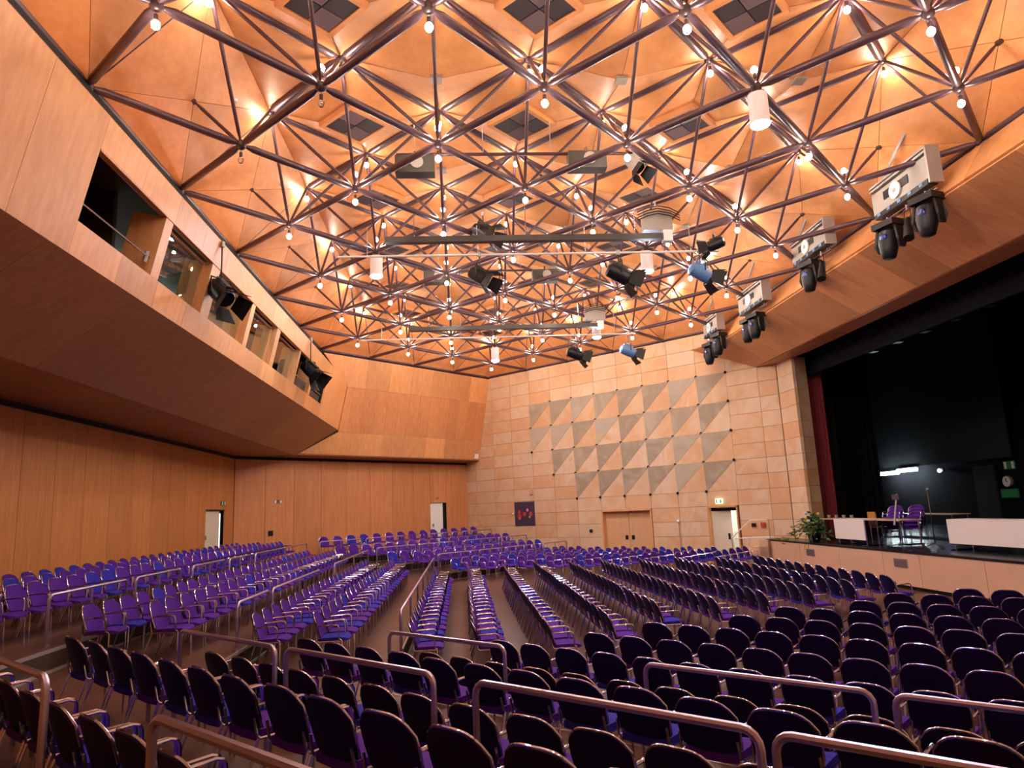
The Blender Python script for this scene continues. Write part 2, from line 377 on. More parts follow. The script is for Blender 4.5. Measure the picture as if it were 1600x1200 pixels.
# things in the booths
tg = empty('guard_rail'); tag(tg, 'thin steel guard rail across the dark open booth nearest the camera', 'rail')
B().tube([GP(9.8, 7.22, .1), GP(12.1, 7.22, .1)], .02).build('bar', M['chrome'], tg); B().tube([GP(12.0, 7.1, .1), GP(12.0, 7.3, .1)], .035).build('bracket', M['grey'], tg)
for a, b in ((22.75, 24.7), (25.05, 27.15)):
    g = empty('guard_rail'); tag(g, 'thin guard rail over a dark panel in the %s far open booth bay' % ('left' if a < 24 else 'right'), 'rail')
    B().tube([GP(a, 7.28, .12), GP(b, 7.28, .12)], .022).build('bar', M['rail'], g)
    B().prism([GP(a, 6.92, .14), GP(b, 6.92, .14), GP(b, 7.22, .14), GP(a, 7.22, .14)], (-.02, 0, 0)).build('infill', M['riser'], g)
m1 = empty('booth_monitor'); tag(m1, 'dark monitor standing behind the second booth window', 'monitor')
B().box((-7.3, 13.6, 6.9), (-7.2, 14.4, 7.3)).build('screen', M['black'], m1); B().box((-7.3, 13.9, 6.55), (-7.2, 14.1, 6.92)).build('stand', M['black'], m1)
m2 = empty('follow_spot'); tag(m2, 'dark follow spot lamp inside the open booth nearest the camera', 'lamp')
B().tube([(-7.2, 10.3, 7.55), (-6.6, 10.6, 7.5)], .13, 10).build('body', M['grey'], m2); B().tube([(-6.95, 10.42, 6.55), (-6.95, 10.42, 7.45)], .03).build('stand', M['black'], m2)
B().tube([(-6.6 + .02 * k, 10.85 + .05 * math.cos(k), 7.75 + .12 * math.sin(k)) for k in range(13)], .012, 5).build('cable_coil', M['pink'], m2)
m3 = empty('booth_lamp'); tag(m3, 'pale round lampshade behind the fifth booth window', 'lamp')
B().tube([(-6.5, 20.6, 7.25), (-6.5, 20.6, 7.6)], [.22, .12], 10).build('shade', M['white'], m3); B().tube([(-6.5, 20.6, 6.55), (-6.5, 20.6, 7.3)], .02).build('stem', M['grey'], m3)

# back-left leaning wall above the lower wall
def BL(i, z, d=0.0): j = -25.46 - .2117 * (9.78 - z); return IJ(i, j, z) + IJ(0, -d)
def edge_i(z):   # where it meets the gallery front
    x = gx(z) if z < ZT else gx(ZT) + (z - ZT) / (9.78 - ZT) * (-5.95 - gx(ZT))
    if z < 6.30: x = -5.48 - (6.41 - z) * 1.59 / 1.175
    j = -25.46 - .2117 * (9.78 - z); return x * Q - j
wu = struct(empty('wall_back_upper'), 'leaning orange plywood wall above the back seats')
for (z0, z1, mod, m) in ((8.35, 9.68, 1.36, 'ply'), (6.33, 8.35, .68, 'ply_red'), (5.32, 6.33, 1.36, 'ply')):
    i = 27.77
    while i > edge_i(z1) + .02:
        a = i - mod
        lo0, lo1 = max(a, edge_i(z0)), max(a, edge_i(z1))
        if a < max(edge_i(z0), edge_i(z1)) + .3: lo0, lo1 = edge_i(z0), edge_i(z1); a = -99
        slab('panel', [BL(lo0, z0), BL(i, z0), BL(i, z1), BL(lo1, z1)], .05, M[m], wu, .003)
        i = a
        if a < -50: break
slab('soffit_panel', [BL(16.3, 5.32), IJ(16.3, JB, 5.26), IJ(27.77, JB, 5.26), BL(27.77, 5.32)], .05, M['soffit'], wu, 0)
B().prism([BL(17.1, 9.66, .02), BL(27.77, 9.66, .02), BL(27.77, 9.78, .02), BL(17.1, 9.78, .02)], IJ(0, -.1)).build('edge_gap', M['dark'], wu)
tag(B().prism([BL(27.35, 5.38, -.06), BL(27.65, 5.38, -.06), BL(27.65, 5.62, -.06), BL(27.35, 5.62, -.06)], IJ(0, -.05)).build('sensor_box', M['white']), 'small pale box at the lower right corner of the leaning plywood wall', 'sensor')

# ---------------------------------------------------------------- stone wall with triangular relief
ws = struct(empty('wall_stone'), 'sandstone block wall with triangular relief')
MJ, MZ = 1.34, .6145; J0, Z0 = -10.55, 7.86
B().prism([IJ(IS + .12, -28, 0), IJ(IS + .12, -18.6, 0), IJ(IS + .12, -18.6, 2.31), IJ(IS + .12, -15.95, 2.31), IJ(IS + .12, -15.95, 0), IJ(IS + .12, -13.25, 0), IJ(IS + .12, -13.25, 2.31), IJ(IS + .12, -12.0, 2.31), IJ(IS + .12, -12.0, 0), IJ(IS + .12, -9.76, 0), IJ(IS + .12, -9.76, 10), IJ(IS + .12, -28, 10)], IJ(.1, 0)).build('backing', M['dark'], ws)
tri = {}     # (col, double row) -> relief cell ; col k spans j J0-MJ*(k+1) .. J0-MJ*k
for r, (k0, k1) in enumerate(((1, 8), (1, 8), (1, 7), (1, 6))):
    for k in range(k0, k1 + 1): tri[(k, r)] = 1
def stone_block(a, b, z0, z1): return slab('stone', [IJ(IS, a, z0), IJ(IS, a, z1), IJ(IS, b, z1), IJ(IS, b, z0)], .10 + rnd.random() * .008, M['stone'], ws, .006)
for k in range(-1, 13):
    b = J0 - MJ * k; a = b - MJ
    if k == -1: a, b = J0, -9.78
    for c in range(-3, 13):
        z1 = Z0 - MZ * c; z0 = z1 - MZ
        if z0 < 0: z0 = 0.0
        if z1 <= 0.05: continue
        z1 = min(z1, 9.74)
        if c >= 0 and (k, c // 2) in tri: continue
        if k in (4, 5) and z1 < 2.35: continue
        if k == 1 and z1 < 2.35: continue
        if z0 >= 9.7: continue
        stone_block(a, b, z0, z1)
stud_m = B().ball((0, 0, 0), .062, 8, 6).mesh('stud', M['black'], True)
studs = set()
for (k, r) in tri:
    b = J0 - MJ * k; a = b - MJ; z1 = Z0 - 2 * MZ * r; z0 = z1 - 2 * MZ
    slab('stone', [IJ(IS, a, z0), IJ(IS, b, z1), IJ(IS, b, z0)], .1, M['stone'], ws, .003)
    p = [IJ(IS - .11, a, z1), IJ(IS - .012, b, z1), IJ(IS - .012, a, z0)]
    pb_ = [IJ(IS + .04, a, z1), IJ(IS + .04, b, z1), IJ(IS + .04, a, z0)]
    p = [p[0] + IJ(0, .006) - Vector((0, 0, .006)), p[1] - Vector((0, 0, .006)), p[2] + IJ(0, .006)]
    B().add(p + pb_, [(0, 1, 2), (3, 5, 4), (0, 3, 4, 1), (1, 4, 5, 2), (2, 5, 3, 0)]).build('relief_panel', M['relief'], ws)
    B().prism([IJ(IS + .05, a, z1), IJ(IS + .05, b, z1), IJ(IS + .05, b, z0), IJ(IS + .05, a, z0)], IJ(.05, 0)).build('relief_backing', M['dark'], ws)
    studs.add((round(b, 3), round(z1, 3))); studs.add((round(a, 3), round(z0, 3)))
for (j, z) in sorted(studs): link('stud', stud_m, ws, IJ(IS - .04, j, z))
# facet beside the proscenium and its reveal
fa, fb = Vector((12.74, 26.54, 0)), Vector((12.76, 25.28, 0)); rv = Vector((12.76 + .80 * .906, 25.28 + .80 * .42, 0)); rs = Vector((12.76 + .055 * .906, 25.28 + .055 * .42, 0))
pier = struct(empty('wall_pier'), 'sandstone pier beside the stage opening')
for c in range(0, 13):
    z1 = Z0 - MZ * c; z0 = max(z1 - MZ, 0)
    if c == 0: z1 = 7.9
    for a, b in ((fb, fa), (rv, rs)):
        slab('stone', [b + Vector((0, 0, z0)), b + Vector((0, 0, z1)), a + Vector((0, 0, z1)), a + Vector((0, 0, z0))], .12, M['stone'], pier, .005)
B().prism([fa + Vector((.15, 0, 0)), fb + Vector((.16, .26, 0)), rv + Vector((-.06, .2, 0)), rv + Vector((.5, 1.2, 0)), fa + Vector((.6, .3, 0))], (0, 0, 7.9)).build('core', M['dark'], pier)

# doors and small fittings of the stone wall
d3 = struct(empty('door_3'), 'beige double door in the stone wall')
for a, b in ((-18.52, -17.28), (-17.26, -16.02)): B().prism(vq(IJ(IS + .22, a), IJ(IS + .22, b), 0, 2.26), IJ(.05, 0)).build('leaf', M['beige_door'], d3)
for a in (-17.5, -17.16): B().prism(vq(IJ(IS + .2, a), IJ(IS + .2, a + .14), .98, 1.17), IJ(.03, 0)).build('handle_plate', M['black'], d3)
for a, b, z0, z1 in ((-18.6, -18.52, 0, 2.33), (-16.02, -15.94, 0, 2.33), (-18.6, -15.94, 2.26, 2.34)): B().prism(vq(IJ(IS - .02, a), IJ(IS - .02, b), z0, z1), IJ(.26, 0)).build('door_frame', M['post_wood'], d3)
d4 = struct(empty('door_4'), 'pale door standing open onto a bright corridor in the stone wall')
ang = math.radians(62)
B().prism(vq(IJ(IS + .2, -13.2), IJ(IS + .42, -12.42), 0, 2.12), IJ(.04, 0)).build('leaf', M['cream_door'], d4)
B().prism(vq(IJ(IS + .34, -12.6), IJ(IS + .36, -12.52), .95, 1.2), IJ(-.03, .0)).build('handle_plate', M['black'], d4)
B().prism(vq(IJ(IS + .24, -11.7), IJ(IS + 1.6, -11.7), 0, 2.2), IJ(.04, .05)).build('corridor_wall', M['corridor'], d4)
B().prism(vq(IJ(IS + 1.6, -13.6), IJ(IS + 1.6, -11.9), 0, 2.3), IJ(.05, 0)).build('corridor_end', M['corridor'], d4)
B().prism([IJ(IS + .24, -13.6, 2.12), IJ(IS + 1.7, -13.6, 2.12), IJ(IS + 1.7, -11.9, 2.12), IJ(IS + .24, -11.9, 2.12)], (0, 0, .05)).build('lintel', M['dark'], d4)
cl = bpy.data.lights.new('corridor_light', 'POINT'); cl.energy = 90; cl.color = (1, .93, .8); cl.shadow_soft_size = .15
lo = bpy.data.objects.new('corridor_light', cl); C.objects.link(lo); lo.parent = d4; lo.location = IJ(IS + .7, -12.0, 1.95)
for a, b, z0, z1 in ((-13.28, -13.22, 0, 2.33), (-12.02, -11.96, 0, 2.33), (-13.28, -11.96, 2.26, 2.34)): B().prism(vq(IJ(IS - .02, a), IJ(IS - .02, b), z0, z1), IJ(.26, 0)).build('door_frame', M['post_wood'], d4)
exit_sign(IJ(IS - .14, -12.82), IJ(IS - .14, -12.54), 2.42, 2.62, IJ(.1, 0), 'lit green exit sign above the open door in the stone wall', True)
po = empty('poster'); tag(po, 'dark plum poster with small red motifs on the stone wall', 'poster')
B().prism(vq(IJ(IS - .03, -23.95), IJ(IS - .03, -22.62), 1.72, 2.92), IJ(.02, 0)).build('sheet', M['poster'], po)
for a, z, s, m in ((-23.62, 2.42, .1, 'red'), (-23.62, 2.2, .14, 'red'), (-23.62, 2.1, .08, 'pink'), (-23.28, 2.3, .11, 'red'), (-23.08, 2.5, .08, 'pink'), (-22.86, 2.3, .12, 'red'), (-22.95, 2.15, .05, 'paper')):
    B().prism([IJ(IS - .034, a + s * math.cos(t * .785), z + s * math.sin(t * .785)) for t in range(8)], IJ(-.004, 0)).build('motif', M[m], po)
tag(B().prism(vq(IJ(IS - .06, -22.86), IJ(IS - .06, -22.66), 3.28, 3.5), IJ(.05, 0)).build('alarm_call_box', M['pink']), 'small red alarm box on the stone wall above the poster', 'alarm')
tag(B().prism(vq(IJ(IS - .05, -19.3), IJ(IS - .05, -19.16), 1.33, 1.47), IJ(.04, 0)).build('wall_switch', M['black']), 'black wall switch left of the beige double door', 'switch')
k_ = empty('wall_phone'); tag(k_, 'white wall sensor with a thin conduit between the two stone wall doors', 'sensor')
B().ball(IJ(IS - .06, -14.63, 1.75), .07).build('sensor_head', M['white'], k_, True); B().tube([IJ(IS - .03, -14.63, .1), IJ(IS - .03, -14.63, 1.7)], .012).build('conduit', M['grey'], k_)
k_ = B().ball(IJ(IS - .05, -24.05, 2.33), .06).build('wall_button', M['white'], None, True); tag(k_, 'small white knob on the stone wall left of the poster', 'sensor')
tag(B().prism(vq(IJ(IS - .06, -11.42), IJ(IS - .06, -11.25), 1.46, 1.6), IJ(.05, 0)).build('wall_switch', M['black']), 'dark wall socket beside the open door near the stage steps', 'switch')
tag(B().prism(vq(IJ(IS - .07, -11.05), IJ(IS - .07, -10.86), 1.44, 1.62), IJ(.06, 0)).build('alarm_call_box', M['red']), 'red alarm box beside the stage step handrail', 'alarm')
sr = empty('stair_handrail'); tag(sr, 'thin white stair handrail rising beside the open door to the stage', 'handrail')
B().tube([IJ(IS - .5, -12.1, 1.05), IJ(IS - .5, -11.3, 1.72), IJ(IS - .5, -10.6, 1.74)], .022).build('upper_rail', M['white'], sr)
B().tube([IJ(IS - .5, -12.1, 1.02), IJ(IS - .5, -10.5, 1.08)], .018).build('lower_rail', M['white'], sr)
B().tube([IJ(IS - .5, -10.55, .25), IJ(IS - .5, -10.55, 1.74)], .02).build('post', M['grey'], sr); B().tube([IJ(IS - .5, -12.1, 0), IJ(IS - .5, -12.1, 1.06)], .02).build('post', M['grey'], sr)
st_ = struct(empty('trim_1'), 'wood-clad steps up to the stage')
for k in range(4): B().prism([IJ(IS - .9, -11.75 + .3 * k), IJ(IS - .02, -11.75 + .3 * k), IJ(IS - .02, -10.5), IJ(IS - .9, -10.5)], (0, 0, .25 * (k + 1) - .02)).build('step', M['stage_front'], st_)

# ---------------------------------------------------------------- right wall: strip, inclined fascia, header
wr = struct(empty('wall_right'), 'wood fascia over the stage opening')
YR0, YR1 = -2.0, 26.04
yy = YR1
while yy > YR0:
    a = max(yy - 1.9, YR0)
    slab('panel', [(11.2, a, 9.72), (11.2, yy, 9.72), (10.63, yy, 8.856), (10.63, a, 8.856)], .05, M['ply'], wr, .004)
    yy = a
slab('panel', [(11.2, YR1, 9.72), (11.2, 27.9, 9.72), (10.63, YR1 + .02, 8.87)], .05, M['ply'], wr, .002)
yy = YR1; first = True
while yy > YR0:
    a = max(yy - 1.33, YR0)
    top = (10.63, yy, 8.856); bot = (12.15, yy, 7.91)
    slab('fascia_panel', [(10.63, a, 8.856), top, bot, (12.15, a, 7.91)], .06, M['fascia'], wr, .003)
    yy = a
slab('fascia_panel', [(10.63, YR1, 8.856), (10.2, 29.02, 9.12), (12.15, 27.1, 7.91), (12.15, YR1, 7.91)], .06, M['fascia'], wr, .003)
yy = 27.0
while yy > YR0:
    a = max(yy - 2.66, YR0)
    x2 = 13.0 if yy < 26.2 else 12.75
    slab('header_panel', [(12.15, a, 7.91), (12.15, yy, 7.91), (x2, min(yy, 26.3), 7.91), (13.0, a, 7.91)], .06, M['fascia'], wr, .003); yy = a
B().box((12.9, YR0, 7.95), (13.2, 27, 10.2)).build('header_core', M['dark'], wr)

# ---------------------------------------------------------------- stage
SX, SZ = 11.72, 1.0
stg = struct(empty('stage'), 'stage platform with a beige panelled front')
B().prism([(SX + .02, -4, .96), (24, -4, .96), (24, 40, .96), (12.9, 40, .96), (12.2, 27.3, .96), (SX + .02, 26.9, .96)], (0, 0, .04)).build('stage_floor', M['stage_floor'], stg)
B().prism([(SX + .08, -4, 0), (SX + .3, -4, 0), (SX + .3, 27.0, 0), (SX + .08, 26.8, 0)], (0, 0, .96)).build('stage_core', M['dark'], stg)
ss = [26.85, 26.0, 24.2, 21.6, 19.3, 17.7, 15.4, 13.1, 10.8, 8.5, 6.2, 3.9, 1.6, -.7]
for a, b in zip(ss[1:], ss): slab('front_panel', [(SX, a, .1), (SX, b, .1), (SX, b, .955), (SX, a, .955)], .03, M['stage_front'], stg, .008)
B().box((SX - .015, -4, .955), (SX + .1, 26.88, 1.004)).build('edge_strip', M['black'], stg)
for y0, y1 in ((23.15, 23.7), (18.2, 18.78)):
    g = B().box((SX - .02, y0, .58), (SX + .01, y1, .8)).build('vent_grille', M['grey'], stg)
    sb = B()
    for k in range(7): sb.box((SX - .03, y0 + .02, .595 + .029 * k), (SX - .015, y1 - .02, .608 + .029 * k))
    sb.build('louvre', M['grille_l'], g)
wst = struct(empty('wall_stage'), 'black stage house')
B().box((22.0, -4, 1.0), (22.2, 40, 12)).build('back_wall', M['stage_black'], wst)
B().box((12.9, 39.8, 1), (22.2, 40, 12)).build('side_wall', M['stage_black'], wst)
B().box((12.9, -4, 11.8), (22.2, 40, 12)).build('stage_ceiling', M['stage_black'], wst)
B().box((21.6, 26.0, 3.75), (21.66, 37.5, 11)).build('backcloth', M['screen'], wst)
B().box((21.9, 27.4, 1), (21.98, 28.6, 3.5)).build('side_door', M['screen'], wst)
def folds(p0, p1, z0, z1, amp, n, th=.03):
    b = B(); d = (p1 - p0); L = d.length; t = d / L; nn = Vector((t.y, -t.x, 0)); k = n * 4; fr = []; bk = []
    for s in (0, 1):
        for i in range(k + 1):
            o = nn * (amp * math.sin(i * math.pi / 2 + .4) + s * th)
            for z in (z0, z1): fr.append(p0 + d * (i / k) + o + Vector((0, 0, z)))
    m = (k + 1) * 2; fs = []
    for i in range(k):
        a = 2 * i; fs.append((a, a + 2, a + 3, a + 1)); fs.append((m + a, m + a + 1, m + a + 3, m + a + 2))
        fs.append((a, m + a, m + a + 2, a + 2)); fs.append((a + 1, a + 3, m + a + 3, m + a + 1))
    fs += [(0, 1, m + 1, m), (2 * k, m + 2 * k, m + 2 * k + 1, 2 * k + 1)]
    return b.add(fr, fs)
tag(folds(Vector((13.72, 26.3, 0)), Vector((14.12, 25.72, 0)), 1.0, 9.2, .05, 5).build('stage_curtain', M['curtain'], None, True), 'tall red velvet curtain hanging at the left edge of the stage opening', 'curtain')
tag(folds(Vector((15.6, 27.6, 0)), Vector((17.0, 27.4, 0)), 1.0, 10, .05, 6).build('stage_leg_drape', M['stage_black'], None, True), 'black side drape behind the red curtain', 'curtain')
tag(folds(Vector((16.2, 29.6, 0)), Vector((18.0, 29.4, 0)), 1.0, 10, .05, 6).build('stage_leg_drape', simple('brown_black_drape', (.03, .012, .01), .9), None, True), 'dark brown side drape deeper in the stage wing', 'curtain')
tag(B().prism([(13.6, -2, 7.2), (13.7, -2, 7.2), (13.7, 26.2, 7.2), (13.6, 26.2, 7.2)], (0, 0, 2.5)).build('stage_border', M['stage_black']), 'black border cloth across the top of the stage opening', 'curtain')
bt = empty('stage_light_bar', (15.2, 0, 0)); tag(bt, 'dim lighting bar high under the stage border with small lamps', 'lighting bar')
B().tube([(0, 4, 8.0), (0, 25, 8.0)], .03).build('bar', M['grey'], bt)
lm = B().box((-.12, -.16, -.3), (.12, .16, 0)).mesh('bar_lamp', M['black'])
for k in range(14): link('bar_lamp', lm, bt, (0, 5 + 1.45 * k, 7.95))
# fluorescent tubes on the stage back wall
for n_, (y0, y1, zz) in enumerate(((33.0, 34.6, 3.5), (31.6, 33.2, 3.58))):
    fl = empty('fluorescent_lamp', (21.5, 0, 0)); tag(fl, ('left' if n_ == 0 else 'right') + ' of two bright fluorescent tubes glowing at the back of the stage', 'lamp')
    B().box((-.02, y0, zz + .07), (.08, y1, zz + .12)).build('housing', M['white'], fl); B().tube([(-.04, y0 + .03, zz), (-.04, y1 - .03, zz)], .06, 8).build('tube', M['tube'], fl)
fl = empty('stage_work_lamp', (21.8, 30.4, 3.45)); tag(fl, 'small bluish work lamp right of the fluorescent tubes', 'lamp')
B().ball((-.1, 0, 0), .09).build('bulb', emit('blue_work_glow', (.4, .5, 1.0), 12), fl); B().box((0, -.1, -.05), (.1, .1, .12)).build('base', M['black'], fl)
fl = empty('stage_work_lamp', (20.6, 36.2, 3.55)); tag(fl, 'small white work lamp left of the fluorescent tubes by the wing', 'lamp')
B().ball((-.1, 0, 0), .08).build('bulb', emit('white_work_glow', (.7, .9, 1.0), 8), fl); B().box((0, -.1, -.05), (.1, .1, .12)).build('base', M['black'], fl)
exit_sign(Vector((21.95, 26.9, 0)), Vector((21.95, 26.3, 0)), 3.28, 3.6, Vector((.04, 0, 0)), 'green exit sign on the dark stage back wall at right', False)
ck = empty('wall_clock', (21.9, 26.75, 2.8)); tag(ck, 'round pale wall clock under the stage exit sign', 'clock')
B().tube([(-.06, 0, 0), (.06, 0, 0)], .2, 20).build('face', M['white'], ck, True); B().tube([(-.045, 0, 0), (.07, 0, 0)], .22, 20).build('rim', M['grey'], ck, True)
B().box((-.08, -.01, 0), (-.065, .01, .14)).build('minute_hand', M['black'], ck); B().box((-.08, -.1, -.01), (-.065, 0, .01)).build('hour_hand', M['black'], ck)
tag(B().box((21.9, 26.3, 2.15), (21.95, 27.2, 2.5)).build('notice_board', M['green']), 'green notice plate below the wall clock on the stage', 'sign')
ck = empty('wall_clock', (21.4, 35.0, 2.75)); tag(ck, 'dim round clock left of the fluorescent tubes', 'clock')
B().tube([(-.05, 0, 0), (.05, 0, 0)], .32, 20).build('face', M['grey'], ck, True); B().box((-.07, -.02, 0), (-.055, .02, .22)).build('minute_hand', M['black'], ck)
for k, (y, z) in enumerate(((34.6, 5.4), (34.0, 4.4))):
    s_ = empty('stage_speaker', (17.5, y - 4.5, z)); tag(s_, ('upper' if k == 0 else 'lower') + ' square lamp frame hanging in the dark stage wing', 'lamp')
    fb_ = B()
    for a in (-.22, .18): fb_.box((-.02, a, -.25), (.02, a + .04, .25)); fb_.box((-.02, -.22, a), (.02, .22, a + .04))
    fb_.build('frame', M['grey'], s_); B().box((.03, -.18, -.2), (.2, .18, .2)).build('housing', M['black'], s_)
# modesty-panel tables at the stage front
def table(name, label, x, y0, y1, z1, depth, panel=True, m='white_panel', group=None):
    t = empty(name, (x, (y0 + y1) / 2, SZ)); tag(t, label, 'table', group); h = (y1 - y0) / 2
    B().box((0, -h, z1 - .03), (depth, h, z1)).build('tabletop', M['stage_front'] if not panel else M[m], t)
    if panel: B().box((-.03, -h, z1 - .62), (0, h, z1)).build('modesty_panel', M[m], t)
    for a in (-h + .08, h - .08):
        for b in (.06, depth - .06): B().tube([(b, a, 0), (b, a, z1 - .03)], .02).build('leg', M['chrome'], t)
        B().tube([(-.1, a, .02), (depth + .05, a, .02)], .02).build('foot', M['chrome'], t)
    return t
table('speaker_table', 'small white-fronted table left of the music stand on the stage edge', 12.05, 20.55, 22.25, .80, .5)
table('speaker_table', 'wide white-fronted table at the right edge of the stage', 12.75, 14.9, 17.85, .80, .6)
table('speaker_table', 'white-fronted table beyond the frame edge beside the wide one', 12.75, 11.8, 14.86, .80, .6)
table('folding_table', 'long bare table behind the small white-fronted table', 13.0, 20.3, 25.1, .74, .7, False)
table('folding_table', 'bare table deeper on the stage behind the microphone stand', 16.9, 23.4, 27.6, .74, .7, False)
for k in range(4):
    cu = B().tube([(13.3, 24.9 - .5 * k, 1.74), (13.3, 24.9 - .5 * k, 1.86)], [.05, .065], 8).build('cup', M['lt_grey'])
    tag(cu, ORD[k + 1] + ' pale cup from the left on the long bare stage table', 'cup', 'cups on the long bare stage table')
# microphone stands
def mic_stand(x, y, h, label, lean=0.0, boom=True):
    t = empty('microphone_stand', (x, y, SZ)); tag(t, label, 'microphone stand')
    for k in range(3):
        a = k * 2.094 + .5; B().tube([(0, 0, .12), (.36 * math.cos(a), .36 * math.sin(a), .015)], .014).build('leg', M['black'], t)
    B().tube([(0, 0, .1), (0, 0, h * .6)], .016).build('lower_pole', M['black'], t); B().tube([(0, 0, h * .55), (lean * .3, lean, h)], .011).build('upper_pole', M['chrome'], t)
    B().tube([(lean * .3, lean, h - .02), (lean * .3 - .06, lean - .1, h + .1)], [.018, .035], 8).build('microphone', M['grey'], t)
    B().ball((0, 0, h * .57), .03).build('clutch', M['black'], t)
    return t
mic_stand(12.87, 18.65, 1.52, 'tall microphone stand in the middle of the stage')
ms = empty('music_stand', (12.6, 19.75, SZ)); tag(ms, 'leaning music stand with a tilted pale pole beside the small table', 'music stand')
for k in range(3):
    a = k * 2.094; B().tube([(0, 0, .1), (.32 * math.cos(a), .32 * math.sin(a), .012)], .015).build('leg', M['black'], ms)
B().tube([(0, 0, .08), (0, 0, .7)], .016).build('pole', M['black'], ms); B().tube([(.1, .34, .62), (.0, -.12, 1.5)], .028).build('boom', M['white'], ms)
B().box((-.03, -.24, 1.35), (.03, .1, 1.5)).build('desk', M['poster'], ms)
# amber chair, potted arrangement
ac = empty('amber_chair', (13.95, 22.9, SZ)); tag(ac, 'amber plywood chair at the right end of the long bare table', 'chair')
B().box((-.22, -.22, .43), (.22, .22, .46)).build('seat', M['orange_ply'], ac); B().box((-.25, -.22, .5), (-.22, .22, .95)).build('backrest', M['orange_ply'], ac)
for a in (-.2, .2):
    for b in (-.2, .2): B().tube([(a, b, 0), (a, b, .44 if a > 0 else .9)], .013).build('leg', M['chrome'], ac)
fl = empty('flower_arrangement', (12.2, 24.0, SZ)); tag(fl, 'large green flower arrangement spilling over the stage edge', 'plant')
B().tube([(0, 0, 0), (0, 0, .06), (0, 0, .3)], [.16, .2, .24], 10).build('bowl', M['black'], fl)
lf = B()
for k in range(520):
    a = rnd.uniform(0, 6.28); r = abs(rnd.gauss(0, .42)); hgt = .30 + .72 * max(0, 1 - r * 1.2) * rnd.random()
    p = Vector((r * math.cos(a) * .75 - .12 * r, r * math.sin(a) * 1.15 + .15 * r, hgt - max(0, r - .55) * .5)); s = rnd.uniform(.11, .26)
    d = Vector((math.cos(a), math.sin(a), rnd.uniform(-.6, .7))).normalized(); u = d.cross(Vector((rnd.random() - .5, rnd.random() - .5, 1))).normalized() * s * .24; up = u.cross(d).normalized() * .006
    lf.add([p, p + d * s * .5 + u, p + d * s, p + d * s * .5 - u, p + d * s * .5 + up], [(0, 1, 4), (1, 2, 4), (2, 3, 4), (3, 0, 4), (0, 3, 2, 1)])
o = lf.build('foliage', M['leaf'], fl); o['kind'] = 'stuff'
sp = B()
for k in range(9):
    a = 1.2 + .35 * k; L = rnd.uniform(.6, 1.0); p0 = Vector((0, 0, .35)); sp.tube([p0, p0 + Vector((-.35 * abs(math.sin(k)) , math.cos(a) * L * .6, .12)), p0 + Vector((-.62 * L, math.cos(a) * L, -.35 * (k % 3) + .1))], .01, 4)
sp.build('trailing_stem', M['leaf'], fl)
for k in range(9):
    a = rnd.uniform(0, 6.28); r = rnd.uniform(.1, .4); B().ball((r * math.cos(a) - .1, r * math.sin(a), .62 + .4 * rnd.random()), .055, 6, 4).build('flower', M['yellow'] if k % 3 else M['paper'], fl)

# near walls that close the hall behind the camera
wn_ = struct(empty('wall_near'))
B().prism([IJ(IN, -6, 0), IJ(IN, JN, 0), IJ(IN, JN, 5.3), IJ(IN, -6, 5.3)], IJ(-.1, 0)).build('panel', M['ply_wall'], wn_)
B().prism([IJ(IN, -6, 5.3), IJ(IN, JN, 5.3), IJ(.6, JN, 9.78), IJ(.6, -6, 9.78)], IJ(-.1, 0)).build('panel', M['ply'], wn_)
B().prism([IJ(IN, JN, 0), IJ(14, JN, 0), IJ(14, JN, 9.8), IJ(IN, JN, 9.8)], IJ(0, .1)).build('panel', M['stone'], wn_)

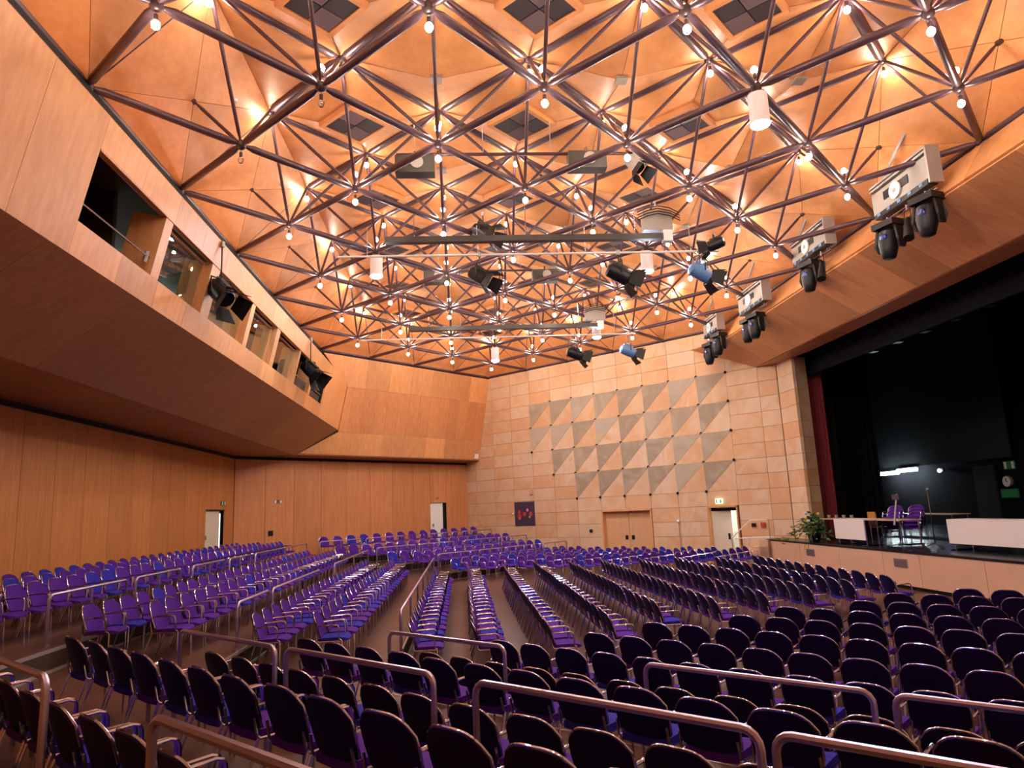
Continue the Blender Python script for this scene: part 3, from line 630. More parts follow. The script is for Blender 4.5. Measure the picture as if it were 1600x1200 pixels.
# ---------------------------------------------------------------- ceiling panels and the space frame
GA = 2.7; ZL, ZU, ZP = 9.78, 11.69, 11.2
def ND(i, j, z): return Vector((((i + j) / Q - .8084) * GA, ((i - j) / Q + 4.0413) * GA, z))
lower = [(i, j) for i in range(-2, 9) for j in range(-6, 5) if -2 <= i + j <= 7]
LS = set(lower)
upper = [(i + .5, j + .5) for i in range(-2, 8) for j in range(-6, 4) if all(c in LS for c in ((i, j), (i + 1, j), (i, j + 1), (i + 1, j + 1)))]
US = set(upper)
ceil = struct(empty('ceiling'), 'coffered plywood ceiling above the space frame')
for (i, j) in lower:
    cs = [(i - .5, j - .5), (i + .5, j - .5), (i + .5, j + .5), (i - .5, j + .5)]
    ok = [c in US for c in cs]
    if all(ok):
        P = [ND(c[0], c[1], ZU) for c in cs]
        vent = (i + j) % 2 == 0
        h = .2
        if vent:
            I_ = [ND(i + a * h, j + b * h, ZU - (ZU - ZP) * (1 - 2 * h)) for a, b in ((-1, -1), (1, -1), (1, 1), (-1, 1))]
            for k in range(4): slab('panel', [P[k], P[(k + 1) % 4], I_[(k + 1) % 4], I_[k]], -.03, M['ply_ceiling'], ceil, .006)
            z0 = ZU - (ZU - ZP) * (1 - 2 * h) - .10
            rot = Matrix.Translation(ND(i, j, z0)) @ Matrix.Rotation(math.pi / 4, 4, 'Z')
            # NB the grid's own axes are turned 45 degrees in the hall
            s = h * GA + .03; v = B()
            for a, b in (((-s, -s, 0), (s, -s + .1, .14)), ((-s, s - .1, 0), (s, s, .14)), ((-s, -s + .1, 0), (-s + .1, s - .1, .14)), ((s - .1, -s + .1, 0), (s, s - .1, .14))): v.box(a, b)
            vf = link('vent_frame', v.mesh('vent_frame', M['ply_ceiling']), ceil, mat=rot)
            for a in (0, 1):
                for b in (0, 1):
                    q = s - .1; x0 = -q + a * q; y0 = -q + b * q
                    link('grille', B().box((x0 + .01, y0 + .01, .015), (x0 + q - .01, y0 + q - .01, .08)).mesh('grille', M['grille'] if (a + b) % 2 else M['grille_l']), vf)
        else:
            A = ND(i, j, ZP)
            for k in range(4): slab('panel', [P[k], P[(k + 1) % 4], A], -.03, M['ply_ceiling'], ceil, .006)
            B().box((-.12, -.12, -.03), (.12, .12, .03)).build('sprinkler_plate', M['lt_grey'], ceil, loc=A)
    elif sum(ok) == 3:
        P = [ND(c[0], c[1], ZU) for c, o in zip(cs, ok) if o]
        slab('panel', P, -.03, M['ply_ceiling'], ceil, .006)
# sloping border panels
def tri(*p): slab('panel', list(p), .03, M['ply_ceiling'], ceil, .006)
stubs = []
for k in range(-2, 5):                       # along the left wall (i + j = -2)
    a, b = (k, -2 - k), (k + 1, -3 - k)
    if a in LS and b in LS:
        u, v = (k + .5, -1.5 - k), (k + 1.5, -2.5 - k)
        W0, W1 = ND(*a, ZL), ND(*b, ZL); u0, u1 = ND(k + .5, -1.5 - k, ZU), ND(k + 1.5, -2.5 - k, ZU)
        # the upper nodes next to the wall stand level with the wall nodes
        u0, u1 = ND(a[0] + .5, a[1] + .5, ZU), ND(b[0] + .5, b[1] + .5, ZU)
        c = (W0 + W1 + u0 + u1) / 4
        for p, q in ((W0, W1), (W1, u1), (u1, u0), (u0, W0)): tri(p, q, c)
        if (k + 1, -2 - k) in LS: stubs.append((ND(k + 1, -2 - k, ZL), c))
for k in range(-2, 9):                       # along the right wall (i + j = 7)
    a, b = (k, 7 - k), (k + 1, 6 - k)
    if a in LS and b in LS:
        W0, W1 = ND(*a, ZL), ND(*b, ZL); u0, u1 = ND(a[0] - .5, a[1] - .5, ZU), ND(b[0] - .5, b[1] - .5, ZU)
        c = (W0 + W1 + u0 + u1) / 4
        for p, q in ((W0, W1), (W1, u1), (u1, u0), (u0, W0)): tri(p, q, c)
        if (k, 6 - k) in LS: stubs.append((ND(k, 6 - k, ZL), c))
def border(pts, off):
    for a, b in zip(pts, pts[1:]):
        m = ((a[0] + b[0]) / 2 + off[0], (a[1] + b[1]) / 2 + off[1]); tri(ND(*a, ZL), ND(*b, ZL), ND(*m, ZU))
    for a, b, c in zip(pts, pts[1:], pts[2:]):
        m = ((a[0] + b[0]) / 2 + off[0], (a[1] + b[1]) / 2 + off[1]); n = ((c[0] + b[0]) / 2 + off[0], (c[1] + b[1]) / 2 + off[1]); tri(ND(*m, ZU), ND(*b, ZL), ND(*n, ZU))
border([(i, -6) for i in range(4, 9)], (0, .5)); border([(8, j) for j in range(-6, 0)], (-.5, 0))
border([(-2, j) for j in range(0, 5)], (.5, 0)); border([(i, 4) for i in range(-2, 4)], (0, -.5))
# space frame
sf = empty('space_frame', ND(3, -1, ZL)); tag(sf, 'plum-coloured steel space frame spanning the whole hall ceiling', 'space frame')
O_ = sf.location.copy()
_tc = {}
def member(name, a, b, r, trim, m='steel'):
    L = (b - a).length; key = (name, round(L, 2))
    if key not in _tc:
        _tc[key] = B().tube([(0, 0, trim), (0, 0, trim + .16), (0, 0, L - trim - .16), (0, 0, L - trim)], [r * .45, r, r, r * .45], 10).mesh(name, M[m], True)
    d = (b - a).normalized(); q = d.to_track_quat('Z', 'Y')
    return link(name, _tc[key], sf, mat=Matrix.Translation(a - O_) @ q.to_matrix().to_4x4())
for (i, j) in lower:
    for b in ((i + 1, j), (i, j + 1)):
        if b in LS: member('lower_chord', ND(i, j, ZL), ND(*b, ZL), .072, .09)
for (i, j) in upper:
    for b in ((i + 1, j), (i, j + 1)):
        if b in US: member('upper_chord', ND(i, j, ZU), ND(*b, ZU), .105, .09)
    for a in (-.5, .5):
        for b in (-.5, .5): member('diagonal_strut', ND(i, j, ZU), ND(i + a, j + b, ZL), .036, .09)
nm = B().ball((0, 0, 0), .105, 10, 7).mesh('node', M['node'], True)
for p in [ND(i, j, ZL) for i, j in lower] + [ND(i, j, ZU) for i, j in upper]: link('node', nm, sf, p - O_)
for a, c in stubs:
    member('wall_strut', a, c - (c - a).normalized() * .03, .036, .05); link('strut_foot', B().tube([(0, 0, 0), (0, 0, -.05)], .075, 10).mesh('strut_foot', M['node']), sf, c - O_)
for k in range(-1, 9):
    a, b = (k, 7 - k), (k + 1, 6 - k)
    if a in LS and b in LS: member('edge_tube', ND(*a, ZL), ND(*b, ZL), .085, .09)
for k in range(-2, 5):
    a, b = (k, -2 - k), (k + 1, -3 - k)
    if a in LS and b in LS: member('edge_tube', ND(*a, ZL), ND(*b, ZL), .045, .09)

# ---------------------------------------------------------------- bare bulbs on the nodes
CYL = [(2, 2), (2, -2), (4, 0), (6, -4), (6, -2)]
bulb_me = B().ball((0, 0, 0), .062, 8, 6, sq=1.15).mesh('bulb', M['bulb'], True)
off_me = B().ball((0, 0, 0), .06, 8, 6, sq=1.2).mesh('bulb', M['glass'], True)
sock = B().tube([(0, 0, 0), (0, 0, .10)], .032, 8).mesh('socket', M['node'], True)
stem = B().tube([(0, 0, .1), (0, 0, .24)], .009, 5).mesh('stem', M['chrome'])
def lamp(p, up, label, group, lit=True):
    t = empty('bare_bulb_lamp', p); tag(t, label, 'lamp', group); s = -1 if up else 1
    link('bulb', bulb_me if lit else off_me, t, (0, 0, 0))
    k = Matrix.Scale(s, 4, (0, 0, 1)); link('socket', sock, t, mat=Matrix.Translation((0, 0, .06 * s)) @ k); link('stem', stem, t, mat=Matrix.Translation((0, 0, .06 * s)) @ k)
def rows_of(pts): return {j: sorted(i for i, jj in pts if jj == j) for j in set(p[1] for p in pts)}
inner = [(i, j) for (i, j) in lower if all((i + a, j + b) in US for a in (-.5, .5) for b in (-.5, .5)) or (i + j in (-1, 6) and -6 < j < 4 and -2 < i < 8)]
ro = rows_of(inner)
for (i, j) in inner:
    n = ro[j].index(i) + 1; l = j + 6
    if (i, j) not in CYL: lamp(ND(i, j, ZL - .32), False, f'bulb under the {ORD[n]} node from left, {ORD[l]} truss line from the back', 'bulbs hanging under the lower truss nodes', (i, j) not in ((0, 0), (0, -1)))
    if (i + j) not in (-1,) and (i * 3 + j) % 5 != 1: lamp(ND(i, j, ZL + .34), True, f'upturned bulb on the {ORD[n]} node from left, {ORD[l]} truss line from the back', 'upturned bulbs on the lower truss nodes')
ro = rows_of(upper)
for (i, j) in upper:
    lamp(ND(i, j, ZU - .33), False, f'high bulb under the {ORD[ro[j].index(i) + 1]} upper node from left, {ORD[int(j + 6.5)]} upper line from back', 'bulbs under the upper truss nodes')
for n, (i, j) in enumerate(CYL):
    t = empty('cylinder_downlight', ND(i, j, ZL)); tag(t, ['right, nearest the camera', 'left, over the second batten end', 'right, over the middle of the hall', 'farthest, over the back corner', 'right, above the far batten'][n] + ': white cylinder downlight with cool glow', 'downlight', 'white cylinder downlights')
    B().tube([(0, 0, -.16), (0, 0, -.72)], .17, 16).build('housing', M['cone'], t, True); B().tube([(0, 0, -.1), (0, 0, -.2)], .03).build('hanger', M['grey'], t)
    B().tube([(0, 0, -.725), (0, 0, -.735), (0, 0, -.78)], [.165, .165, .09], 16).build('diffuser', M['cool'], t, True)

# ---------------------------------------------------------------- battens, pipes and spotlights
def batten(y, z, x0, x1, label):
    t = empty('lighting_batten', ((x0 + x1) / 2, y, z)); tag(t, label, 'batten'); h = (x1 - x0) / 2
    B().box((-h, -.09, -.075), (h, .09, .075)).build('beam', M['batten'], t); B().box((h, -.1, -.14), (h + .24, .1, .16)).build('end_box', M['white'], t)
    for k in range(3):
        x = -h * .8 + .8 * h * k; B().tube([(x, 0, .07), (x, 0, .9)], .012, 5).build('hanger_cable', M['chrome'], t)
        B().ball((x, 0, -.12), .03).build('hook', M['chrome'], t)
def pipe(y, z, x0, x1, label, r=.028, m='white'):
    t = empty('lighting_pipe', ((x0 + x1) / 2, y, z)); tag(t, label, 'pipe'); h = (x1 - x0) / 2
    B().tube([(-h, 0, 0), (h, 0, 0)], r).build('tube', M[m], t)
    for k in range(4):
        x = -h * .85 + 1.7 * h * k / 3; B().tube([(x, 0, 0), (x, 0, .8)], .01, 5).build('hanger_cable', M['grey'], t)
batten(16.62, 9.3, -1.72, 5.35, 'long dark batten box hanging under the middle of the space frame')
batten(25.25, 9.3, -1.75, 5.3, 'long dark batten box hanging under the far part of the space frame')
pipe(16.9, 9.0, -2.95, 6.9, 'long thin steel pipe under the nearer dark batten')
pipe(25.5, 9.0, -3.6, 6.8, 'long thin steel pipe under the far dark batten')
pipe(14.0, 10.2, -1.2, 4.05, 'grey double pipe high in the truss nearest the camera', .035, 'steel'); pipe(21.5, 10.2, -.9, 3.8, 'dark pipe high in the truss behind the middle batten', .035, 'steel')
def spot(p, rz, tilt, label, body='black', s=1.0, hang=.45):
    t = empty('barn_door_spotlight', p, rz); tag(t, label, 'spotlight'); t.scale = (s, s, s)
    rx = Matrix.Rotation(tilt, 4, 'Y')
    def put(name, b, m, sm=False): return link(name, b.mesh(name, M[m], sm), t, mat=rx)
    put('body', B().tube([(-.32, 0, 0), (-.28, 0, 0), (-.05, 0, 0), (.2, 0, 0), (.22, 0, 0)], [.11, .16, .18, .18, .16], 12), body, True)
    put('cooling_fin', B().box((-.25, -.06, .15), (.12, .06, .22)), body); put('lens', B().tube([(.21, 0, 0), (.235, 0, 0)], .15, 12), 'black', True)
    for k in range(4):
        R4 = Matrix.Rotation(k * math.pi / 2, 4, 'X')
        put('barn_door', B().prism([R4 @ Vector(q) for q in ((.23, -.15, .17), (.23, .15, .17), (.5, .21, .3), (.5, -.21, .3))], R4 @ Vector((.006, 0, .012))), 'black')
    B().tube([(0, -.22, 0), (0, -.22, .28), (0, .22, .28), (0, .22, 0)], .016, 6).build('yoke', M['black'], t)
    B().tube([(0, 0, .28), (0, 0, hang)], .014, 6).build('hanger', M['black'], t); B().box((-.04, -.03, hang - .05), (.04, .03, hang + .06)).build('clamp', M['grey'], t)
spot((.76, 17.15, 9.72), -.5, .5, 'dark barn door spotlight above the nearer batten', s=1.0, hang=.5)
spot((.62, 16.9, 8.42), -.5, .6, 'dark barn door spotlight below the nearer pipe, left of centre', s=1.0, hang=.58)
spot((4.22, 16.9, 8.4), .1, .45, 'large black barn door spotlight on the nearer pipe, right of centre', s=1.12, hang=.53)
spot((6.38, 16.9, 8.4), .2, .45, 'blue-shelled barn door spotlight at the right end of the nearer pipe', 'bluepaint', 1.05, .57)
spot((4.45, 25.5, 8.25), .1, .35, 'black barn door spotlight on the far pipe before the stone wall', s=1.1, hang=.68)
spot((6.5, 25.5, 8.3), .2, .35, 'pale blue barn door spotlight at the right end of the far pipe', 'bluepaint', 1.05, .66)
spot((4.02, 14.0, 9.95), -.9, .9, 'small grey spotlight at the right end of the high near pipe', 'lt_grey', .85, .3)
spot((6.75, 16.7, 9.1), 2.6, .2, 'small black spotlight at the very tip of the nearer pipe', s=.8, hang=.3)
spot((-5.0, 14.6, 7.35), -.55, .75, 'big black barn door spotlight hanging in front of the gallery windows', s=1.15, hang=.95)
spot((-5.02, 23.6, 7.5), -.4, .75, 'grey-black spotlight hanging before the far open gallery booth', 'black', 1.2, .9)
for x, y, z, l in ((-.8, 14.0, 9.92, 'dark box unit at the left of the high near pipe'), (2.95, 14.0, 10.0, 'dark box unit with a pale disc on the high near pipe'), (-.6, 21.5, 10.0, 'small dark box unit left on the high pipe behind the batten'), (2.9, 21.5, 9.98, 'dark box unit with a pale disc on the high pipe behind the batten')):
    t = empty('winch_box', (x, y, z)); tag(t, l, 'winch'); B().box((-.42, -.15, -.2), (.42, .15, .2)).build('housing', M['batten'], t)
    B().tube([(.05, -.155, .02), (.05, -.185, .02)], .14, 16).build('disc', M['lt_grey'], t); B().tube([(0, 0, .18), (0, 0, .35)], .03).build('clamp', M['steel'], t)
for x, y, l in ((5.25, 16.7, 'white cable box with looping cables above the nearer batten end'), (5.25, 25.3, 'white cable box with looping cables above the far batten end')):
    t = empty('cable_box', (x, y, 9.75)); tag(t, l, 'cable box'); B().box((-.38, -.12, -.26), (.38, .12, .26)).build('housing', M['lt_grey'], t)
    for k in range(4):
        zz = .27 - .07 * k; B().tube([(-.55, -.2, zz - .1), (-.3, -.24, zz), (0, -.2, zz + .08), (.3, -.24, zz), (.56, -.2, zz - .12)], .014, 5).build('cable', M['black'], t)
    B().tube([(0, 0, .25), (0, 0, .7)], .02).build('hanger', M['grey'], t)

# ---------------------------------------------------------------- lighting hoists with moving heads before the stage fascia
def hoist(y0, y1, zt, zb, label):
    t = empty('lighting_hoist', (10.3, (y0 + y1) / 2, zb)); tag(t, label, 'hoist'); h = (y1 - y0) / 2; H = zt - zb
    B().box((-.02, -h, .12), (.22, h, H - .1)).build('housing', M['lt_grey'], t); B().box((-.04, -h + .05, .0), (.2, h - .05, .12)).build('socket_strip', M['black'], t)
    B().box((-.035, -h * .35, H * .45), (-.015, h * .55, H * .72)).build('slot', M['black'], t); B().tube([(-.03, .1, H * .5), (-.07, .1, H * .5)], .2, 20).build('disc', M['white'], t)
    B().tube([(-.075, .1, H * .5), (-.08, .1, H * .5)], .06, 12).build('disc_mark', M['grey'], t)
    for z in (H - .05, H + .04): B().box((-.06, -h, z), (.26, h, z + .05)).build('top_channel', M['grey'], t)
    B().box((-.06, -h - .06, 0), (.26, -h, H + .1)).build('end_plate', M['grey'], t)
    B().tube([(.1, -h, -.12), (.1, h, -.12)], .028).build('pipe', M['chrome'], t)
    for k in range(5): B().box((-.06, -h + .2 + k * h * .38, .03), (-.035, -h + .32 + k * h * .38, .1)).build('socket', M['bluepaint'], t)
    for k in (-.8, .8): B().tube([(.1, h * k, -.12), (.1, h * k, .02)], .018).build('pipe_bracket', M['chrome'], t)
    B().tube([(.1, h * .9, H + .05), (.05, -h * .5, H + .85), (.05, -h * .42, H + .95), (.1, h * .4, H + 1.1)], .04, 4).build('arm', M['grey'], t)
def head(y, z, label, rz=0.0, s=1.0):
    t = empty('moving_head', (10.36, y, z), rz); tag(t, label, 'stage light'); t.scale = (s,) * 3
    B().box((-.2, -.26, .32), (.2, .26, .45)).build('base', M['black'], t)
    for a in (-1, 1):
        B().prism([(-.1, a * .24, .32), (.1, a * .24, .32), (.13, a * .3, -.02), (.08, a * .27, -.18), (-.08, a * .27, -.18), (-.13, a * .3, -.02)], (0, -a * .05, 0)).build('yoke_arm', M['black'], t)
    B().tube([(-.02, 0, .26), (-.03, 0, .2), (-.06, 0, 0), (-.09, 0, -.22), (-.1, 0, -.36), (-.1, 0, -.38)], [.12, .19, .21, .17, .13, .1], 14).build('head', M['black'], t, True)
    l = B().tube([(-.185, -.02, .06), (-.25, -.02, .05), (-.262, -.02, .048)], [.11, .09, .04], 12).build('lens', M['lens'], t, True)
    B().tube([(0, 0, .45), (0, 0, .56)], .02).build('clamp', M['grey'], t)
hoist(13.3, 15.35, 9.86, 9.1, 'nearest of four beige lighting hoists in a row before the stage fascia')
hoist(17.6, 19.55, 10.1, 9.42, 'second nearest beige lighting hoist before the stage fascia')
hoist(21.8, 23.85, 9.8, 9.1, 'third beige lighting hoist from the camera before the stage fascia')
hoist(26.0, 27.6, 9.85, 9.2, 'farthest beige lighting hoist, next to the stone wall')
head(15.0, 8.42, 'left moving head light under the nearest hoist', .3, 1.12); head(13.6, 8.42, 'right moving head light under the nearest hoist', .3, 1.12)
head(18.75, 8.82, 'moving head light under the second nearest hoist', .3, 1.08); head(22.7, 8.4, 'moving head light in front under the third hoist', .3, 1.08)
head(23.3, 8.4, 'moving head light half hidden behind another under the third hoist', .1, 1.05); head(27.2, 8.45, 'left moving head light under the farthest hoist', .3, 1.08); head(26.2, 8.6, 'right moving head light under the farthest hoist', .3, 1.08)
def parcan(y, z, l):
    t = empty('par_lamp', (10.35, y, z)); tag(t, l, 'stage light')
    B().tube([(.1, .1, .25), (0, 0, 0), (-.1, -.1, -.3)], [.07, .1, .12], 10).build('can', M['black'], t, True); B().tube([(0, -.14, .05), (.03, -.1, .42), (.03, .1, .42), (0, .14, .05)], .012, 5).build('yoke', M['black'], t); B().tube([(.03, 0, .42), (.03, 0, .55)], .018).build('clamp', M['grey'], t)
parcan(14.3, 8.5, 'slim black spot between the two moving heads of the nearest hoist'); parcan(18.1, 8.85, 'slim black spot beside the moving head of the second hoist')

# ---------------------------------------------------------------- handrails on the tier edges
def handrail(a, b, zb, label, h=.70, end_posts=(True, True), mids=1):
    d = (b - a); L = d.length; t = d / L; e = empty('handrail', (a.x, a.y, zb)); tag(e, label, 'handrail', 'tubular steel handrails on the tier edges')
    z = Vector((0, 0, 1)); r = .09; pts = []
    if end_posts[0]:
        pts += [Vector((0, 0, 0)), z * (h - r)]; pts += [t * (r - r * math.cos(q)) + z * (h - r + r * math.sin(q)) for q in (.4, .8, 1.2)]; pts.append(t * r + z * h)
    else: pts.append(z * h)
    if end_posts[1]:
        pts.append(t * (L - r) + z * h); pts += [t * (L - r + r * math.sin(q)) + z * (h - r + r * math.cos(q)) for q in (.4, .8, 1.2)]; pts += [t * L + z * (h - r), t * L]
    else: pts.append(t * L + z * h)
    B().tube(pts, .024, 8).build('rail', M['rail'], e, True)
    for k in range(mids):
        p = t * (L * (k + 1) / (mids + 1)); B().tube([p, p + z * (h - .01)], .02, 8).build('post', M['rail'], e, True)
    for k in (0, 1):
        if end_posts[k]: B().tube([t * (L * k), t * (L * k) + z * .015], .05, 10).build('foot_plate', M['rail'], e)
def nr(i, s, zb, names):
    for (a, b), l in zip(s, names): handrail(IJ(i, a), IJ(i, b), zb, l, h=.76, mids=0)
nr(5.98, [(-7.38, -5.40), (-3.63, -1.66), (-1.51, .5)], .31, ['near handrail on the lowest tier edge, left one before the centre aisle', 'near handrail on the lowest tier edge, middle one across the dark chairs', 'near handrail on the lowest tier edge, cut by the right frame edge'])
nr(3.68, [(-8.2, -6.22), (-6.03, -4.04), (-3.61, -1.59), (-1.51, .5)], .62, ['near handrail on the middle tier edge, leftmost of four', 'near handrail on the middle tier edge, second from left', 'near handrail on the middle tier edge, third from left', 'near handrail on the middle tier edge, rightmost at the frame bottom'])
nr(1.46, [(-7.6, -5.0), (-3.5, -1.5)], .93, ['nearest handrail at the lower left frame corner', 'nearest handrail rising at the bottom edge, right of the corner one'])
def lr(x, s, zb, names):
    for (a, b), l in zip(s, names): handrail(Vector((x, a, 0)), Vector((x, b, 0)), zb, l)
handrail(Vector((-1.06, 11.9, 0)), Vector((-1.06, 24.8, 0)), .31, 'long handrail running away along the lowest left tier edge', mids=5)
lr(-3.5, [(11.4, 13.15), (13.4, 17.6), (19.6, 26.4)], .62, ['left handrail on the middle left tier edge, nearest section', 'left handrail on the middle left tier edge, second section', 'left handrail on the middle left tier edge, far section'])
lr(-5.96, [(10.8, 13.15), (13.5, 15.5), (16.2, 18.3), (18.65, 20.4), (20.9, 27.6)], .93, ['handrail on the top left tier edge, nearest section', 'handrail on the top left tier edge, second section', 'handrail on the top left tier edge, third section', 'handrail on the top left tier edge, fourth section', 'handrail on the top left tier edge, long thin far section'])
def fr(j, s, zb, nm):
    for k, (a, b) in enumerate(s): handrail(IJ(a, j), IJ(b, j), zb, f'far handrail on the {nm} back tier edge, {ORD[k + 1]} section from the left')
fr(-19.86, [(18.46, 20.5), (20.72, 22.05), (22.28, 24.3), (24.86, 26.6)], .31, 'lowest'); fr(-22.02, [(17.27, 19.25), (19.46, 21.45), (22.06, 24.1), (24.27, 26.3)], .62, 'middle'); fr(-24.22, [(16.2, 18.2), (18.44, 20.55), (21.93, 23.85), (24.13, 26.2)], .93, 'top')

# ---------------------------------------------------------------- chairs
def back_pt(u, v, d):
    hw = .222 + .015 * min(1, v * 1.8); zt = .815 - .115 * abs(u) ** 3.6; zb = .445 + .02 * abs(u) ** 3
    z = zb + v * (zt - zb); x = .115 - (z - .43) * .30 + .035 * u * u - .012
    return Vector((x + d, u * hw, z))
def chair_meshes(lo):
    nu, nv, kt = (6, 3, 4) if lo else (10, 4, 6)
    out = {}
    def sheet():
        b = B(); vs = []
        for d in (.016, -.016):
            for i in range(nu + 1):
                for k in range(nv + 1): vs.append(back_pt(-1 + 2 * i / nu, k / nv, d))
        m = (nu + 1) * (nv + 1); f = []; mi = []; w_ = nv + 1
        for i in range(nu):
            for k in range(nv):
                a = i * w_ + k; f.append((a, a + w_, a + w_ + 1, a + 1)); mi.append(0); f.append((m + a, m + a + 1, m + a + w_ + 1, m + a + w_)); mi.append(1)
        for i in range(nu):
            for k in (0, nv): a = i * w_ + k; f.append((a, m + a, m + a + w_, a + w_)); mi.append(1)
        for k in range(nv):
            for i in (0, nu): a = i * w_ + k; f.append((a, a + 1, m + a + 1, m + a)); mi.append(1)
        b.v = vs; b.f = [list(x) for x in f]; b.m = mi; return b
    out['backrest'] = sheet()
    rim = [back_pt(s * 1.02, v, 0) for s, v in ((-1, 0.05), (-1, .3), (-1, .6), (-1, .85))] + [back_pt(-1 + 2 * k / (6 if lo else 12), 1.0, 0) + Vector((0, 0, .006)) for k in range(0, (6 if lo else 12) + 1)] + [back_pt(1.02, v, 0) for v in (.85, .6, .3, .05)]
    out['back_rim'] = B().tube(rim, .0105, kt)
    sb = B(); xs = [.09, .14, .38, .49, .545]; zs = [.44, .455, .462, .452, .425]; ws = [.2, .215, .225, .215, .15]
    vs = []; n = len(xs)
    for dz in (0, -.055):
        for x, z, w_ in zip(xs, zs, ws):
            for y in (-w_, 0, w_): vs.append((x, y, z + (dz if x < .54 else dz * .4) - (.008 if y == 0 else 0)))
    f = []
    for s in (0, 1):
        o = s * n * 3
        for i in range(n - 1):
            for k in (0, 1): q = [o + i * 3 + k, o + (i + 1) * 3 + k, o + (i + 1) * 3 + k + 1, o + i * 3 + k + 1]; f.append(q if s == 0 else q[::-1])
    o = n * 3
    for i in range(n - 1):
        for k in (0, 2): f.append((i * 3 + k, o + i * 3 + k, o + (i + 1) * 3 + k, (i + 1) * 3 + k))
    for k in (0, 1):
        for i in (0, n - 1): f.append((i * 3 + k, i * 3 + k + 1, o + i * 3 + k + 1, o + i * 3 + k))
    out['seat'] = sb.add(vs, f)
    fr_ = B()
    for s in (-1, 1): fr_.tube([(.062, s * .225, .55), (.085, s * .232, .43), (.11, s * .235, .405), (.44, s * .235, .405)], .0115, kt)
    fr_.tube([(.12, -.235, .4), (.12, .235, .4)], .01, kt); fr_.tube([(.42, -.235, .4), (.42, .235, .4)], .01, kt)
    out['seat_frame'] = fr_
    for s, nme in ((-1, 'L'), (1, 'R')):
        out['leg_f' + nme] = B().tube([(.455, s * .245, 0), (.455, s * .245, .42), (.43, s * .24, .435)], .011, kt)
        out['leg_r' + nme] = B().tube([(-.04, s * .245, 0), (.095, s * .24, .41)], .011, kt)
        out['arm' + nme] = B().tube([(.075, s * .225, .62), (.11, s * .25, .635), (.36, s * .262, .645), (.40, s * .262, .632), (.415, s * .26, .6), (.42, s * .25, .43)], .0125, kt)
    return out
hi, lo_ = chair_meshes(False), chair_meshes(True)
def mats_for(k, blue):
    if k == 'seat': return [M['blue' if blue else 'purple']]
    if k == 'backrest': return [M['blue' if blue else 'purple'], M['backshell']]
    return [M['chrome']]
PARTN = lambda k: 'leg' if k.startswith('leg') else 'armrest' if k.startswith('arm') else k
CME = {(k, bl): hi[k].mesh(PARTN(k), mats_for(k, bl), True) for k in hi for bl in ((0, 1) if k in ('seat', 'backrest') else (0,))}
spots = []      # (pos, rz, row label, ordinal, group)
def row(start, step, n, rz, zb, lab, grp, skip=()):
    for k in range(n):
        if k in skip: continue
        p = start + step * k; jit = Vector((rnd.uniform(-.015, .015), rnd.uniform(-.015, .015), 0))
        spots.append((Vector((p.x, p.y, zb)) + jit, rz + rnd.uniform(-.03, .03), lab, k + 1, grp))
PJ = .57
near = [(1.66, -8.9, .62), (2.70, -8.55, .62), (3.92, -7.93, .31), (4.96, -7.69, .31), (6.22, -6.9, 0), (7.26, -6.64, 0), (8.30, -5.78, 0), (9.40, -5.48, 0), (10.52, -4.63, 0), (11.60, -4.35, 0), (12.72, -3.49, 0), (13.85, -3.22, 0), (14.85, -2.33, 0)]
for n, (i, j, zb) in enumerate(near):
    e = .7 if n < 4 else 0.6
    row(IJ(i, j), IJ(0, PJ), int((e - j) / PJ) + 1, math.pi / 4, zb, f'dark-backed chair, %s from the left end, {ORD[n + 1]} near block row from the camera', f'near block chairs, {ORD[n + 1]} row from the camera')
cen = [(-.93, 11.95, 23.2, 0), (.1, 11.7, 23.6, 0), (1.24, 11.5, 23.6, 0), (2.30, 11.85, 23.7, 0), (3.40, 13.0, 23.5, 0), (4.48, 13.0, 23.2, 0), (5.62, 13.5, 22.9, 0), (6.75, 14.0, 22.5, 0), (7.85, 14.4, 21.9, 0), (9.0, 14.84, 21.8, 0)]
for n, (x, a, b, zb) in enumerate(cen):
    row(Vector((x, a, 0)), Vector((0, .57, 0)), int((b - a) / .57 + .5) + 1, 0, zb, f'purple chair, %s from the camera, {ORD[10 - n]} centre row back from the stage', f'centre block chairs, {ORD[10 - n]} row from the stage')
lef = [(-2.32, 11.4, 23.3, .31), (-3.30, 11.55, 24.0, .31), (-4.60, 11.03, 25.4, .62), (-5.62, 11.2, 26.0, .62), (-6.95, 8.7, 27.4, .93), (-7.85, 8.4, 28.0, .93), (-8.72, 8.1, 28.3, .93)]
for n, (x, a, b, zb) in enumerate(lef):
    nm = ['lower', 'lower', 'middle', 'middle', 'top', 'top', 'top'][n]; rr = ['front', 'back', 'front', 'back', 'front', 'middle', 'back'][n]
    row(Vector((x, a, 0)), Vector((0, .57, 0)), int((b - a) / .57 + .5) + 1, 0, zb, f'purple chair, %s from the camera in the {rr} row of the {nm} left tier', f'left tier chairs, {rr} row of the {nm} tier')
far = [(-11.07, 23.6, 26.1, 0, .57), (-12.2, 22.8, 26.1, 0, .57), (-13.3, 22.45, 26.1, 0, .57), (-14.35, 21.55, 26.1, 0, .57), (-15.35, 21.25, 26.1, 0, .57), (-16.4, 20.8, 26.1, 0, .57), (-17.5, 20.5, 26.1, 0, .57), (-18.78, 19.73, 26.0, 0, .57), (-19.7, 19.16, 26.0, 0, .57), (-20.95, 18.35, 26.0, .31, .57), (-22.0, 17.99, 26.0, .31, .6), (-23.15, 17.6, 26.2, .62, .6), (-24.25, 17.13, 26.2, .62, .64), (-26.3, 17.75, 27.0, .93, .71)]
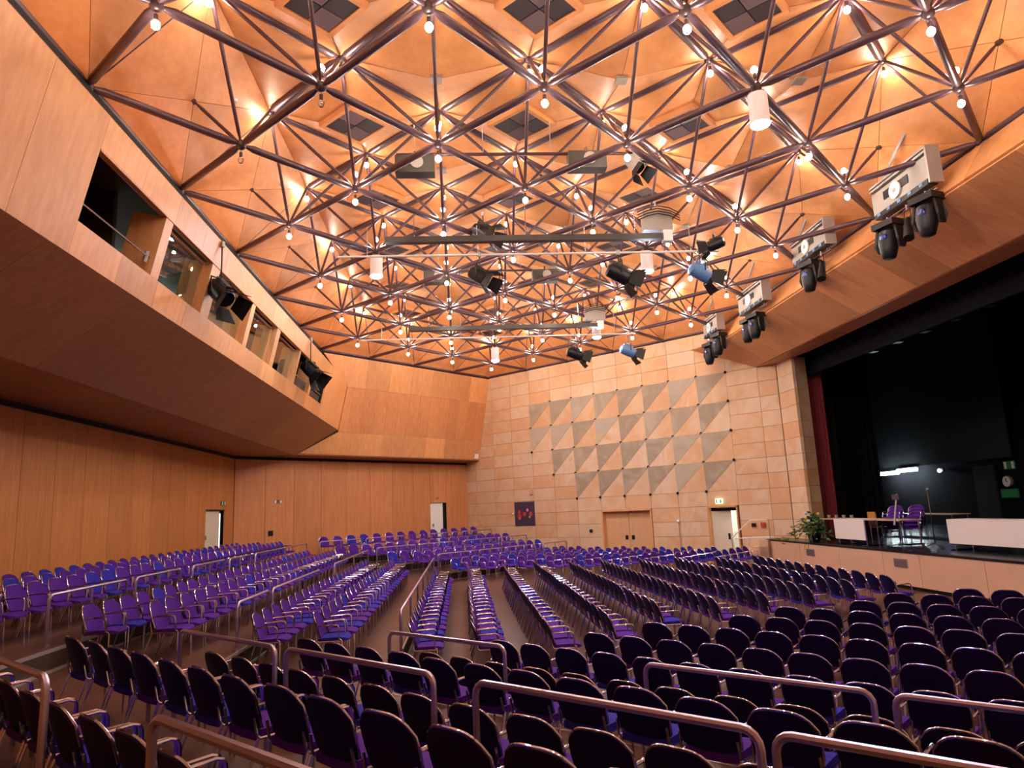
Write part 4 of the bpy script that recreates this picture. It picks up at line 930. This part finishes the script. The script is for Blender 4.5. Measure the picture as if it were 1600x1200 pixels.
for n, (j, a, b, zb, st) in enumerate(far):
    row(IJ(a, j), IJ(st, 0), int((b - a) / st) + 1, -math.pi / 4, zb, f'purple chair facing the camera, %s from the left in the {ORD[n + 1]} far row', f'far block chairs, {ORD[n + 1]} row from the stage side')
vis = []
for s in spots:
    q = in_view(s[0] + Vector((0, 0, .6)), 110)
    if q: vis.append((q[2], s))
vis.sort(key=lambda t: t[0])
def new_chair(s):
    p, rz, lab, n, grp = s; bl = rnd.random() < .3; bb = rnd.random() < .22
    r = empty('stacking_chair', p, rz); tag(r, lab % ORD[n], 'chair', grp)
    for k in hi: link(PARTN(k), CME[(k, (bl if k == 'seat' else bb) if k in ('seat', 'backrest') else 0)], r)
for d, s in vis[:300]: new_chair(s)
rest_b = B()
for d, s in vis[300:]:
    p, rz, lab, n, grp = s; Mx = Matrix.Translation(p) @ Matrix.Rotation(rz, 4, 'Z'); col = 1 if rnd.random() < .3 else 0
    for k, b in lo_.items():
        o = len(rest_b.v); rest_b.v += [tuple(Mx @ Vector(v)) for v in b.v]
        for f, mi in zip(b.f, b.m):
            rest_b.f.append([o + i for i in f]); rest_b.m.append((2 if mi else col) if k == 'backrest' else col if k == 'seat' else 3)
me = bpy.data.meshes.new('distant_chairs'); me.from_pydata(rest_b.v, [], rest_b.f)
for m in ('purple', 'blue', 'backshell', 'chrome'): me.materials.append(M[m])
me.polygons.foreach_set('material_index', rest_b.m); me.polygons.foreach_set('use_smooth', [True] * len(me.polygons)); me.set_sharp_from_angle(angle=.7); me.update()
o = link('distant_chairs', me); tag(o, 'purple chairs of the far block and far row ends', 'chairs'); o['kind'] = 'stuff'
# stacked chairs left on the stage
for st, (x, y) in enumerate(((14.05, 22.15), (14.5, 21.75))):
    for k in range(4):
        r = empty('stacking_chair', (x + .05 * k, y + .035 * k, SZ + .105 * k), 3.75); tag(r, f'purple chair, {ORD[k + 1]} from the bottom of the {"left" if st == 0 else "right"} chair stack on the stage', 'chair', 'stacked purple chairs on the stage')
        for q in hi: link(PARTN(q), CME[(q, 0)], r)
# smoke detectors on the sloping ceiling panels
sd = B().tube([(0, 0, 0), (0, 0, -.05)], [.07, .05], 10).mesh('smoke_detector', M['white'])
for n, (a, c) in enumerate(stubs[:7]):
    o = link('smoke_detector', sd, None, c + Vector((.55, .75, .50))); tag(o, f'small white smoke detector on the sloping ceiling panel, {ORD[n + 1]} along the left wall', 'detector', 'smoke detectors along the left wall')
